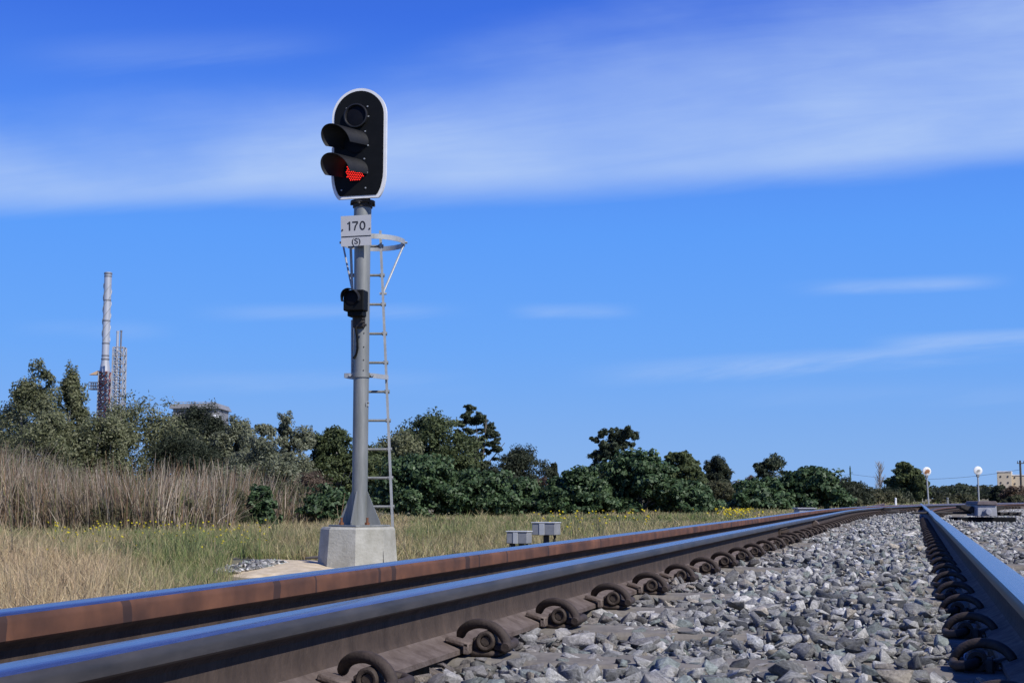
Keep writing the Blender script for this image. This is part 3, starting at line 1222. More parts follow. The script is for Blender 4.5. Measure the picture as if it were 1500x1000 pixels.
# mast
ztop = S(531, 297).z
zj = S(529, 320).z
zmid = S(529, 551).z
XT = S(531, 330).x
bm = bmesh.new()
tube(bm, [(XM, 0, zt + 0.019), (XM, 0, zmid), ((XM + XT) / 2, 0, (zmid + zj) / 2), (XT, 0, zj), (XT, 0, zj + 0.001), (XT, 0, ztop)], [0.070, 0.0715, 0.0735, 0.0755, 0.0815, 0.0815], 32)
mast = obj_from_bm('mast', bm, M['galv'], sig, 35)
bm = bmesh.new()
tube(bm, [(XT, 0, ztop - 0.05), (XT, 0, ztop - 0.012)], 0.092, 24)
tube(bm, [(XT, 0, ztop - 0.012), (XT, 0, ztop + 0.012)], 0.115, 24)
tube(bm, [(XT, 0, ztop + 0.012), (XT, 0, ztop + 0.10)], 0.07, 20)
for k in range(6):
    a = k * math.pi / 3 + 0.3
    p = Vector((XT + 0.105 * math.cos(a), 0.105 * math.sin(a), ztop - 0.03))
    tube(bm, [p, p + Vector((0, 0, 0.02))], 0.014, 6)
obj_from_bm('mast_collar', bm, M['dark_steel'], sig, 35)
text_obj('mast_number', '12', 0.062, M['galv_light'], mast, T(XM + 0.062, -0.0435, S(537, 592).z) @ RZ(R(54)) @ Matrix.Rotation(R(90), 4, 'X'), 0.004)
# seams and bolt dots
bm = bmesh.new()
for yp in (489, 509, 528, 543):
    p = S(532, yp)
    tube(bm, [(XM + 0.026, -0.060, p.z), (XM + 0.029, -0.072, p.z)], 0.006, 6)
obj_from_bm('rivet', bm, M['dark_steel'], mast)

# signal head -----------------------------------------------------------
HY = R(-14)                                         # turned a little to the left
hc = S(528.5, 214.5)
head = empty('signal_head', (hc.x, -0.10, hc.z))
head.parent = sig
head.rotation_euler = (0, 0, HY)
HW, HH = 0.268, 0.522                               # half width, half height


def head_outline(grow):
    w_, h_ = HW + grow, HH + grow
    pts = []
    cz = h_ - w_
    for k in range(0, 25):
        a = math.pi * k / 24
        pts.append((w_ * math.cos(a), cz + w_ * math.sin(a)))
    lc_ = [(1.0, 0.22), (0.985, 0.165), (0.945, 0.11), (0.885, 0.06), (0.80, 0.018), (0.74, 0.0)]
    pts += [(-w_ * a_, -h_ + b_) for a_, b_ in lc_] + [(w_ * a_, -h_ + b_) for a_, b_ in lc_[::-1]]
    return pts


bm = bmesh.new()
prism(bm, head_outline(0.0), -0.02, 0.008)
obj_from_bm('trim', bm, M['white'], head, 30)
bm = bmesh.new()
prism(bm, head_outline(-0.026), -0.026, -0.0215)
obj_from_bm('face_panel', bm, M['black'], head, 30)
bm = bmesh.new()
prism(bm, head_outline(-0.06), 0.010, 0.16)
obj_from_bm('housing', bm, M['black'], head, 30)
# small screws on the face
bm = bmesh.new()
for (x, z) in ((-0.12, 0.335), (0.085, 0.34), (0.095, 0.245), (0.065, 0.105), (0.095, -0.03), (0.06, -0.155), (0.09, -0.285), (0.075, -0.43), (-0.16, -0.44)):
    tube(bm, [(x, -0.026, z), (x, -0.034, z)], 0.0075, 6)
obj_from_bm('screws', bm, M['galv_light'], head)

LZ = (0.255, 0.0, -0.272)
LX = -0.025
# upper aspect: plain lens ring
bm = bmesh.new()
seg = 36
ro, ri = 0.115, 0.100
rings = []
for (yy, rad) in ((-0.026, ro), (-0.058, ro), (-0.060, ro - 0.004), (-0.060, ri + 0.003), (-0.057, ri), (-0.030, ri - 0.006)):
    rings.append([bm.verts.new((LX + rad * math.cos(2 * math.pi * k / seg), yy, LZ[0] + rad * math.sin(2 * math.pi * k / seg))) for k in range(seg)])
for i in range(len(rings) - 1):
    for k in range(seg):
        bm.faces.new((rings[i][k], rings[i][(k + 1) % seg], rings[i + 1][(k + 1) % seg], rings[i + 1][k]))
obj_from_bm('lens_ring', bm, M['hood'], head, 40)
for z in LZ:
    bm = bmesh.new()
    tube(bm, [(LX, -0.0265, z), (LX, -0.034, z), (LX, -0.038, z)], [0.100, 0.098, 0.085], 36)
    obj_from_bm('lens', bm, M['lens'], head, 40)
# lit red dots of the lowest lens
bm = bmesh.new()
st = 0.0175
for i in range(-7, 8):
    for j in range(-7, 8):
        x = (i + 0.5 * (j % 2)) * st
        z = j * st * 0.9
        if x * x + z * z < 0.092 ** 2:
            bmesh.ops.create_uvsphere(bm, u_segments=6, v_segments=4, radius=0.0046, matrix=T(LX + x, -0.039, LZ[2] + z))
obj_from_bm('red_light', bm, M['led'], head)


def hood(z, L):
    """long cowl: cylinder sheet, open below, mouth cut back towards the bottom, raked to the left"""
    bm = bmesh.new()
    r = 0.118
    nA, nL = 40, 8
    a0, a1 = R(-14), R(205)
    grid = []
    for t_ in (0.0, 0.0045):
        g = []
        for i in range(nA + 1):
            a = a0 + (a1 - a0) * i / nA
            row = []
            cut = 0.52 + 0.48 * (0.5 + 0.5 * math.sin(a)) ** 0.8
            for j in range(nL + 1):
                d = L * cut * j / nL
                rr = r + t_ + 0.010 * (j / nL)
                row.append(bm.verts.new((LX + rr * math.cos(a) - 0.56 * d, -0.026 - d * 0.83, z + rr * math.sin(a) + 0.005 * d)))
            g.append(row)
        grid.append(g)
    for g in grid:
        for i in range(nA):
            for j in range(nL):
                bm.faces.new((g[i][j], g[i + 1][j], g[i + 1][j + 1], g[i][j + 1]))
    A, B = grid
    for i in range(nA):
        bm.faces.new((A[i][nL], A[i + 1][nL], B[i + 1][nL], B[i][nL]))
    for j in range(nL):
        bm.faces.new((A[0][j], A[0][j + 1], B[0][j + 1], B[0][j]))
        bm.faces.new((A[nA][j], A[nA][j + 1], B[nA][j + 1], B[nA][j]))
    obj_from_bm('hood', bm, M['hood'], head, 40)


hood(LZ[1], 0.29)
hood(LZ[2], 0.29)

# number plate -----------------------------------------------------------
pcn = S(524, 342)
plate = empty('number_plate', (pcn.x, -0.135, pcn.z))
plate.parent = sig
plate.rotation_euler = (0, R(-1.5), R(-8))
PW, PH = 0.286, 0.284
bm = bmesh.new()
box(bm, (PW, 0.003, PH), None, 0.0)
obj_from_bm('plate_sheet', bm, M['plate_white'], plate)
bm = bmesh.new()
box(bm, (PW - 0.008, 0.002, 0.009), T(0, -0.0027, -0.053))
obj_from_bm('dividing_line', bm, M['ink'], plate)
RX = Matrix.Rotation(R(90), 4, 'X')
bm = bmesh.new()


def ink_bar(pts, w_):
    pv = [Vector((x, 0, z)) for x, z in pts]
    top, botm = [], []
    for i_, p_ in enumerate(pv):
        a_2 = pv[max(i_ - 1, 0)]
        c_2 = pv[min(i_ + 1, len(pv) - 1)]
        d_ = (c_2 - a_2).normalized()
        n_2 = Vector((-d_.z, 0, d_.x)) * (w_ / 2)
        top.append(p_ + n_2)
        botm.append(p_ - n_2)
    vt = [[bm.verts.new((q.x, yy, q.z)) for q in row] for yy in (-0.0022, -0.0036) for row in (top, botm)]
    for i_ in range(len(pv) - 1):
        bm.faces.new((vt[2][i_], vt[2][i_ + 1], vt[3][i_ + 1], vt[3][i_]))


HN, WB = 0.084, 0.0135
zb0 = 0.045 - HN / 2
ink_bar([(-0.060, zb0), (-0.060, zb0 + HN)], WB)
ink_bar([(-0.0805, zb0 + HN * 0.77), (-0.070, zb0 + HN * 0.82), (-0.0600, zb0 + HN * 0.955)], WB * 0.8)
ink_bar([(-0.034, zb0 + HN - WB / 2), (0.021, zb0 + HN - WB / 2)], WB)
ink_bar([(0.017, zb0 + HN - WB), (-0.004, zb0 + HN * 0.5), (-0.014, zb0)], WB)
ink_bar([(0.062 + 0.0215 * math.sin(2 * math.pi * q_ / 28), 0.045 + (HN / 2 - WB / 2 + 0.001) * math.cos(2 * math.pi * q_ / 28)) for q_ in range(29)], WB)
obj_from_bm('number', bm, M['ink'], plate)
text_obj('letter', '(S)', 0.074, M['ink'], plate, T(0.0, -0.0027, -0.101) @ RX @ Matrix.Scale(1.1, 4, (1, 0, 0)), 0.001, 0.0008)
bm = bmesh.new()
for sx in (-1, 1):
    tube(bm, [(sx * 0.128, -0.001, 0.012), (sx * 0.128, -0.008, 0.012)], 0.008, 6)
    box(bm, (0.012, 0.055, 0.02), T(sx * 0.06, 0.030, 0.012))
obj_from_bm('plate_bolts', bm, M['dark_steel'], plate)

# small lower lamp ----------------------------------------------------------
lc = S(522, 442)
lamp = empty('subsidiary_lamp', (lc.x, -0.15, lc.z))
lamp.parent = sig
lamp.rotation_euler = (0, 0, R(-14))
bm = bmesh.new()
box(bm, (0.195, 0.13, 0.19), T(0.005, 0.02, -0.012), 0.008)
box(bm, (0.15, 0.10, 0.05), T(0.01, 0.04, -0.13), 0.006)
obj_from_bm('lamp_case', bm, M['black'], lamp, 30)
bm = bmesh.new()
seg = 30
rings = []
for t_ in (0.0, 0.004):
    rings.append([[bm.verts.new((-0.01 + (0.082 + t_) * math.cos(R(-20 + 220 * k / seg)) - 0.2 * d, -0.046 - d, 0.005 + (0.082 + t_) * math.sin(R(-20 + 220 * k / seg)))) for d in (0, 0.07 * (0.55 + 0.45 * max(0, math.sin(R(-20 + 220 * k / seg)))))] for k in range(seg + 1)])
for g in rings:
    for k in range(seg):
        bm.faces.new((g[k][0], g[k + 1][0], g[k + 1][1], g[k][1]))
for k in range(seg):
    bm.faces.new((rings[0][k][1], rings[0][k + 1][1], rings[1][k + 1][1], rings[1][k][1]))
obj_from_bm('lamp_hood', bm, M['hood'], lamp, 40)
bm = bmesh.new()
tube(bm, [(-0.01, -0.044, 0.005), (-0.01, -0.052, 0.005), (-0.01, -0.056, 0.005)], [0.062, 0.06, 0.045], 28)
obj_from_bm('lamp_lens', bm, M['lens'], lamp, 40)
bm = bmesh.new()
for (x, z) in ((0.07, -0.18), (0.07, -0.21), (0.085, -0.235)):
    tube(bm, [(x, 0.02, z), (x + 0.025, 0.02, z)], 0.012, 6)
box(bm, (0.11, 0.05, 0.13), T(0.02, 0.075, -0.19), 0.01)
obj_from_bm('lamp_bracket', bm, M['dark_steel'], lamp, 30)
bm = bmesh.new()
q = [S(521, 470), S(523, 484), S(525, 496), S(525, 512), S(523, 520), S(519, 526)]
tube(bm, [(p.x, -0.078 - 0.02 * math.sin(i), p.z) for i, p in enumerate(q)], 0.011, 8)
obj_from_bm('cable', bm, M['black'], sig, 60)
bm = bmesh.new()
c1, c2 = S(516, 468), S(516, 548)
tube(bm, [(c1.x - 0.004, 0.03, c1.z), (c2.x - 0.004, 0.03, c2.z)], 0.012, 8)
obj_from_bm('conduit', bm, M['galv_light'], sig, 60)

# ladder -------------------------------------------------------------------
lad = empty('ladder', (0, 0, 0))
lad.parent = sig
LB0, LB1 = 0.34, 0.20       # distance behind the mast at foot and top
tz, bz0 = S(557, 338, LB1), S(575, 768, LB0)
Lt = S(512.5, 366, LB1)


def lad_pt(side, t):
    """t 0 foot .. 1 top; side 1 right stile, 0 left stile"""
    p1 = Vector((bz0.x + (tz.x - bz0.x) * t, LB0 + (LB1 - LB0) * t, bz0.z + (tz.z - bz0.z) * t))
    if side == 1:
        return p1
    wd = 0.285
    return p1 - Vector((wd, 0, 0))


for sdn in (0, 1):
    bm = bmesh.new()
    p, q = lad_pt(sdn, -0.02), lad_pt(sdn, 1.0)
    flatbar(bm, [p, q], 0.022, 0.036, (0, 1, 0))
    obj_from_bm('stile', bm, M['galv_light'], lad)
for yp in (361, 404, 447, 490, 532.5, 575, 617, 659, 700.5, 742):
    t = (768 - yp) / (768 - 338.0)
    bm = bmesh.new()
    a, c = lad_pt(0, t), lad_pt(1, t)
    tube(bm, [a - Vector((0.012, 0, 0)), c + Vector((0.012, 0, 0))], 0.0125, 8)
    for e in (a, c):
        tube(bm, [e + Vector((-0.024, 0, 0)), e + Vector((0.024, 0, 0))], 0.018, 8)
    obj_from_bm('rung', bm, M['galv'], lad, 40)
# safety hoop
hcx = (S(497, 350, 0.25).x + S(592, 350, 0.25).x) / 2
hz = S(545, 352, 0.3).z
bm = bmesh.new()
pts = []
for k in range(0, 33):
    a = R(-98 + 376 * k / 32)
    pts.append((hcx + 0.30 * math.cos(a), 0.42 + 0.33 * math.sin(a), hz))
rings = []
for i, p in enumerate(pts):
    d = Vector((p[0] - hcx, (p[1] - 0.42), 0)).normalized()
    rings.append([bm.verts.new(Vector(p) + d * o_ + Vector((0, 0, zz))) for o_, zz in ((0.003, -0.024), (0.003, 0.024), (-0.003, 0.024), (-0.003, -0.024))])
for i in range(len(rings) - 1):
    for k in range(4):
        bm.faces.new((rings[i][k], rings[i][(k + 1) % 4], rings[i + 1][(k + 1) % 4], rings[i + 1][k]))
bm.faces.new(rings[0][::-1])
bm.faces.new(rings[-1])
obj_from_bm('safety_hoop', bm, M['galv_light'], lad, 40)
for (hx, sdn, yp) in ((hcx + 0.295, 1, 431), (hcx - 0.295, 0, 428)):
    bm = bmesh.new()
    t = (768 - yp) / (768 - 338.0)
    e = lad_pt(sdn, t)
    tube(bm, [(hx, 0.42, hz - 0.01), e], 0.010, 6)
    tube(bm, [(hx - 0.03, 0.42, hz), (hx + 0.03, 0.42, hz)], 0.012, 6)
    tube(bm, [e - Vector((0.03, 0, 0)), e + Vector((0.035, 0, 0))], 0.013, 6)
    obj_from_bm('hoop_strut', bm, M['galv_light'], lad, 60)
# bracket that ties the ladder to the mast
zb = S(529, 549.5).z
bm = bmesh.new()
tube(bm, [(XM, 0, zb - 0.022), (XM, 0, zb + 0.022)], 0.082, 28)
obj_from_bm('clamp_band', bm, M['galv'], sig, 35)
bm = bmesh.new()
pa = lad_pt(1, (768 - 549) / 430.0)
pb = lad_pt(0, (768 - 549) / 430.0)
flatbar(bm, [(XM - 0.155, 0.02, zb), (XM - 0.08, 0.0, zb), (XM + 0.08, 0.0, zb)], 0.010, 0.042, (0, 0, 1))
flatbar(bm, [(XM + 0.078, 0.0, zb), (XM + 0.13, 0.06, zb), (pa.x + 0.02, pa.y - 0.03, zb)], 0.010, 0.042, (0, 0, 1))
flatbar(bm, [(XM - 0.155, 0.02, zb), (XM - 0.13, 0.12, zb), (pb.x, pb.y - 0.03, zb)], 0.010, 0.042, (0, 0, 1))
for x in (XM - 0.1, XM + 0.1):
    tube(bm, [(x, -0.03, zb), (x, 0.03, zb)], 0.014, 6)
obj_from_bm('ladder_bracket', bm, M['galv_light'], sig)

# ------------------------------------------------------------------ sand by the footing
def blob_sheet(name, cx, cy, rx, ry, rot, h, mat, seed, nr=14, na=48, gfun=gz, lift=0.004):
    rr = random.Random(seed)
    ph = [rr.uniform(0, 6.28) for _ in range(4)]
    vs = [(cx, cy, float(gfun(cx, cy)) + h + lift)]
    for i in range(1, nr + 1):
        t = i / nr
        for k in range(na):
            a = 2 * math.pi * k / na
            wob_ = 1 + 0.14 * math.sin(2 * a + ph[0]) + 0.10 * math.sin(3 * a + ph[1]) + 0.06 * math.sin(7 * a + ph[2])
            lx, ly = rx * t * wob_ * math.cos(a), ry * t * wob_ * math.sin(a)
            x = cx + lx * math.cos(rot) - ly * math.sin(rot)
            y = cy + lx * math.sin(rot) + ly * math.cos(rot)
            prof = (1 - t * t)
            z = float(gfun(x, y)) + lift + h * prof * (0.8 + 0.35 * mnoise.noise(Vector((x * 3, y * 3, seed)))) - (0.03 if i == nr else 0)
            vs.append((x, y, z))
    fs = []
    for k in range(na):
        fs.append((0, 1 + k, 1 + (k + 1) % na))
    for i in range(nr - 1):
        for k in range(na):
            a0 = 1 + i * na + k
            a1 = 1 + i * na + (k + 1) % na
            fs.append((a0, a0 + na, a1 + na, a1))
    me = bpy.data.meshes.new(name)
    me.from_pydata(vs, [], fs)
    me.polygons.foreach_set('use_smooth', [True] * len(me.polygons))
    return obj_from_me(name, me, mat)


sc_ = P(436, 834, 12.6)
sand = blob_sheet('sand', sc_.x, sc_.y, 0.56, 1.7, YAW, 0.05, M['sand'], 3)
tag(sand, 'patch of pale yellow sand spread left of the signal footing', 'sand', kind='structure')
sc2 = P(588, 815, 12.9)
sand2 = blob_sheet('sand', sc2.x, sc2.y, 0.35, 0.5, YAW, 0.05, M['sand'], 8)
tag(sand2, 'thin strip of sand right of the signal footing', 'sand', kind='structure')
bm = bmesh.new()
a, b_, c = P(448, 817, 14.0), P(470, 815.5, 13.9), P(487, 816, 13.8)
tube(bm, [a, b_, c], [0.012, 0.02, 0.01], 6)
tube(bm, [b_, b_ + Vector((0.12, -0.02, 0.035))], [0.012, 0.005], 5)
st_ = obj_from_bm('stick', bm, M['bark'], None, 60)
tag(st_, 'dead brown stick lying on the sand by the footing', 'stick')

# ------------------------------------------------------------------ trackside junction boxes
def tbox(px, py_top, py_bot, wpx, D, yaw, label, posts):
    c = P(px, (py_top + py_bot) / 2, D)
    g = G(px, D)
    root = empty('junction_box', g, YAW + yaw)
    tag(root, label, 'junction box', 'grey junction boxes beside the track')
    H_ = (py_bot - py_top) / F * D
    W_ = wpx / F * D
    zc = c.z - g.z
    dp = W_ * 0.62
    bm = bmesh.new()
    box(bm, (W_, dp, H_), T(0, 0, zc), 0.006)
    cs = obj_from_bm('case', bm, M['box_grey'], root)
    bm = bmesh.new()
    box(bm, (W_ * 0.22, 0.006, H_ * 0.97), T(-W_ * 0.06, -dp / 2 - 0.004, zc), 0.001)
    obj_from_bm('cover_strip', bm, M['box_light'], cs)
    bm = bmesh.new()
    box(bm, (W_ + 0.016, dp + 0.016, 0.012), T(0, 0, zc + H_ / 2 + 0.007), 0.003)
    obj_from_bm('lid', bm, M['box_light'], root)
    bm = bmesh.new()
    box(bm, (0.025, 0.03, 0.03), T(W_ * 0.32, dp * 0.2, zc - H_ / 2 - 0.016), 0.003)
    tube(bm, [(W_ * 0.32, dp * 0.2, zc - H_ / 2 - 0.03), (W_ * 0.25, dp * 0.2, zc - H_ / 2 - 0.12), (W_ * 0.2, dp * 0.1, 0)], 0.012, 6)
    obj_from_bm('conduit', bm, M['dark_steel'], root)
    for dx in posts:
        bm = bmesh.new()
        box(bm, (0.055, 0.045, zc - H_ / 2 + 0.2), T(dx * W_, 0, (zc - H_ / 2 - 0.2) / 2 - 0.001), 0.004)
        obj_from_bm('post', bm, M['dark_steel'], root)


tbox(760.5, 779, 795.5, 32, 14.6, R(-22), 'lower left of two grey junction boxes on short posts behind the rails', (-0.33, 0.12))
tbox(800, 766, 783, 36, 15.6, R(-24), 'higher right junction box with tilted looking pale lid on one dark post', (0.0,))

# low equipment box further along
g = G(1178, 30)
bm = bmesh.new()
pt = P(1178, 745, 30)
hh = pt.z - g.z
box(bm, (0.36, 0.5, hh), T(0, 0, hh / 2), 0.02)
box(bm, (0.42, 0.56, 0.03), T(0, 0, hh + 0.012), 0.008)
pit = obj_from_bm('cable_pit', bm, M['machine'], None)
pit.location = g
pit.rotation_euler = (0, 0, YAW)
tag(pit, 'low grey cable pit box in the grass beside the far left rails', 'cable pit')

# ------------------------------------------------------------------ point machine
pm_ = P(1443, 758, 19.0)
pm_.z = 0.055
pmr = empty('point_machine', pm_, YAW * 0.6)
tag(pmr, 'grey point machine box with round cap on timbers blackened as shade right of the track', 'point machine')
k = 19.0 / F
bm = bmesh.new()
prism(bm, [(-13.6 * k, 0), (13.9 * k, 0), (13.2 * k, 16.0 * k), (-13.2 * k, 16.0 * k)], -0.14, 0.55, T(0, 0, 0.03), bevel=0.006)
obj_from_bm('body', bm, M['machine'], pmr)
bm = bmesh.new()
prism(bm, [(-14.6 * k, 0), (14.6 * k, 0), (12.6 * k, 5.2 * k), (-12.6 * k, 5.2 * k)], -0.17, 0.60, T(0, 0, 0.03 + 16.3 * k), bevel=0.006)
obj_from_bm('lid', bm, M['machine_lid'], pmr)
bm = bmesh.new()
tube(bm, [(0, -0.135, 0.03 + 6.3 * k), (0, -0.16, 0.03 + 6.3 * k)], 5.8 * k, 26)
tube(bm, [(0, -0.16, 0.03 + 6.3 * k), (0, -0.24, 0.03 + 6.3 * k), (0, -0.246, 0.03 + 6.3 * k)], [4.4 * k, 4.4 * k, 3.8 * k], 26)
obj_from_bm('round_cap', bm, M['machine'], pmr, 40)
for sx, ln in ((-1, 33), (1, 30)):
    bm = bmesh.new()
    prism(bm, [(sx * 14.9 * k, 0.07), (sx * ln * 0.95 * k, 0.145), (sx * ln * k, 0.175), (sx * 14.9 * k, 0.165)], 0.05, 0.42)
    obj_from_bm('side_wing', bm, M['dark_steel'], pmr)
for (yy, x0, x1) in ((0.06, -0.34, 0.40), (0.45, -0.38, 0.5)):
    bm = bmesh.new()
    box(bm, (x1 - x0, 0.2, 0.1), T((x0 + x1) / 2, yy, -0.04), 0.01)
    obj_from_bm('bearer', bm, M['black'], pmr)  # bearers coloured black to stand in for the shade under the box
bm = bmesh.new()
for (x0, y0, x1, y1, z) in ((-0.14, 0.2, -0.95, 0.2, 0.07), (0.14, 0.12, 0.50, 0.12, 0.07), (0.14, 0.32, 0.52, 0.32, 0.05)):
    tube(bm, [(x0, y0, z), (x1, y1, z)], 0.016, 8)
for x in (0.24, 0.36, 0.48):
    box(bm, (0.045, 0.34, 0.05), T(x, 0.22, 0.06), 0.006)
obj_from_bm('drive_rods', bm, M['dark_steel'], pmr, 40)
bm = bmesh.new()
box(bm, (0.55, 0.24, 0.12), None, 0.012)
tb = obj_from_bm('timber_bearer', bm, M['timber'])
q = P(1480, 757, 18.6)
tb.location = (q.x + 0.02, q.y, -0.075)
tb.rotation_euler = (0, 0, YAW * 0.6)
tag(tb, 'pale weathered timber bearer sticking out right of the point machine', 'timber')
# rodding across the track
def rod(p0, p1, r, label, name):
    bm = bmesh.new()
    p0, p1 = Vector(p0), Vector(p1)
    tube(bm, [p0, p1], r, 8)
    for t in (0.12, 0.5, 0.9):
        c = p0.lerp(p1, t)
        box(bm, (0.12, 0.07, 0.06), T(*c), 0.01)
    o = obj_from_bm(name, bm, M['dark_steel'], None, 40)
    tag(o, label, 'rod')


x_, y_, a__ = curve_pt(XL, 20.5)
rod((x_ - 0.35, y_, 0.03), (x_ + 0.30, y_ - 0.02, 0.03), 0.022, 'dark switch rod end poking out beside the bend of the left rail', 'switch_rod')
x_, y_, a__ = curve_pt(XL, 28.0)
bm = bmesh.new()
box(bm, (0.36, 0.30, 0.10), T(0, 0, 0.05), 0.02)
box(bm, (0.16, 0.22, 0.06), T(-0.05, 0, 0.125), 0.015)
tube(bm, [(-0.3, 0.05, 0.06), (0.3, -0.05, 0.06)], 0.03, 8)
sw = obj_from_bm('switch_bracket', bm, M['dark_steel'], None, 40)
sw.location = (x_ + 0.12, y_ - 0.5, 0.0)
tag(sw, 'dark bracket where the right rail meets the bending rail', 'bracket')

# ------------------------------------------------------------------ point indicators (white discs on poles)
def indicator(px, py, pxb, D, mat, label):
    g = G(pxb, D)
    c = P(px, py, D)
    root = empty('point_indicator', g, YAW)
    tag(root, label, 'point indicator', 'white disc indicators on thin poles')
    d = c - g
    dx = d.dot(RT)
    r = 6.3 / F * D
    bm = bmesh.new()
    tube(bm, [(0, 0, -0.1), (dx * 0.95, 0, d.z - r * 0.8)], 0.032, 10)
    obj_from_bm('pole', bm, M['galv_light'], root, 40)
    bm = bmesh.new()
    tube(bm, [(0, 0.0, 0), (0, -0.02, 0), (0, -0.03, 0), (0, -0.03, 0)], [r, r, r * 0.93, r * 0.3], 30)
    dsc = obj_from_bm('disc', bm, mat, root, 40)
    dsc.location = (dx, -0.04, d.z)
    bm = bmesh.new()
    tube(bm, [(0, 0.0, 0), (0, 0.14, 0)], r * 0.55, 16)
    box(bm, (0.10, 0.12, 0.16), T(0, 0.04, -r * 1.0), 0.01)
    lm = obj_from_bm('lamp_body', bm, M['galv'], root, 40)
    lm.location = (dx, -0.035, d.z)
    bm = bmesh.new()
    box(bm, (0.3, 0.3, 0.16), T(0, 0, 0.0), 0.02)
    obj_from_bm('base_block', bm, M['concrete'], root)


indicator(1357, 690, 1360.5, 55, M['disc_rusty'], 'rust stained white disc on a thin pole, left of the two')
indicator(1432, 689, 1434, 55, M['disc_white'], 'clean white disc on a thin pole behind the point machine')


def marker(px, py, D, w_, mat, label):
    g = G(px, D)
    t = P(px, py, D)
    h = t.z - g.z
    bm = bmesh.new()
    box(bm, (w_, w_ * 0.6, h), T(0, 0, h / 2 - 0.02), 0.01)
    tube(bm, [(0, 0, h - 0.03), (0, 0, h + 0.02), (0, 0, h + 0.035)], [w_ * 0.55, w_ * 0.5, w_ * 0.2], 10)
    o = obj_from_bm('marker_post', bm, mat)
    o.location = g
    o.rotation_euler = (0, 0, YAW)
    tag(o, label, 'marker post')


marker(1312, 730, 52, 0.07, M['white'], 'tiny white marker post in front of the far shrubs')
marker(1388, 729.5, 58, 0.09, M['galv'], 'small grey marker post between the two disc indicators')

# ------------------------------------------------------------------ vegetation tools
def leaf_mesh(pos, nrm, size, aspect, cols, rng, fold=0.25):
    """kite leaves: 4 verts, two triangles folded along the midrib -> quads"""
    n = len(pos)
    ref = rng.normal(0, 1, (n, 3))
    t = np.cross(nrm, ref)
    t /= np.linalg.norm(t, axis=1, keepdims=True) + 1e-9
    b_ = np.cross(nrm, t)
    s = size[:, None]
    v0 = pos - t * s * 0.5
    v2 = pos + t * s * 0.5 - nrm * s * 0.12
    up = nrm * s * fold * aspect
    v1 = pos + b_ * s * aspect * 0.5 + up - t * s * 0.08
    v3 = pos - b_ * s * aspect * 0.5 + up - t * s * 0.08
    V_ = np.stack([v0, v1, v2, v3], 1).reshape(-1, 3)
    f = np.arange(n * 4, dtype=np.int32)
    c = np.repeat(cols, 4, axis=0)
    return V_, f, c


STY = {
    'euc': dict(n=46, r=(0.20, 0.36), leaf=(0.0030, 0.0062), per=330, bot=0.06, c=[(0.183, 0.195, 0.104), (0.236, 0.242, 0.139), (0.13, 0.147, 0.071)], asp=0.42, mat='leaf', vert=1.2, up=0.2),
    'pale': dict(n=46, r=(0.20, 0.34), leaf=(0.0030, 0.0060), per=330, bot=0.04, c=[(0.212, 0.23, 0.147), (0.266, 0.277, 0.189), (0.147, 0.165, 0.1)], asp=0.4, mat='leaf', vert=1.2, up=0.2),
    'dense': dict(n=50, r=(0.22, 0.36), leaf=(0.0030, 0.0060), per=360, bot=0.10, c=[(0.1, 0.128, 0.051), (0.134, 0.164, 0.07), (0.07, 0.096, 0.044)], asp=0.5, mat='leaf', vert=0.85, up=0.35),
    'dark': dict(n=44, r=(0.22, 0.38), leaf=(0.0028, 0.0056), per=340, bot=0.03, c=[(0.049, 0.061, 0.036), (0.07, 0.082, 0.049), (0.036, 0.049, 0.028)], asp=0.32, mat='leaf', vert=1.2, up=0.3),
    'airy': dict(n=22, r=(0.15, 0.28), leaf=(0.0030, 0.0058), per=300, bot=0.15, c=[(0.061, 0.084, 0.049), (0.09, 0.11, 0.061), (0.046, 0.064, 0.038)], asp=0.35, mat='leaf', vert=0.95, up=0.25),
    'fig': dict(n=56, r=(0.18, 0.32), leaf=(0.0040, 0.0078), per=260, bot=0.0, c=[(0.057, 0.101, 0.04), (0.083, 0.136, 0.057), (0.04, 0.076, 0.033), (0.118, 0.171, 0.085)], asp=0.6, mat='leaf_gloss', vert=0.8, up=0.5),
    'scrub': dict(n=32, r=(0.18, 0.30), leaf=(0.0028, 0.0054), per=260, bot=0.0, c=[(0.10, 0.105, 0.055), (0.13, 0.125, 0.07), (0.075, 0.085, 0.04)], asp=0.35, mat='leaf', vert=1.0, up=0.3),
    'brown': dict(n=24, r=(0.18, 0.30), leaf=(0.0028, 0.0054), per=220, bot=0.0, c=[(0.15, 0.105, 0.075), (0.19, 0.14, 0.105), (0.11, 0.08, 0.055)], asp=0.28, mat='leaf', vert=1.0, up=0.3),
}


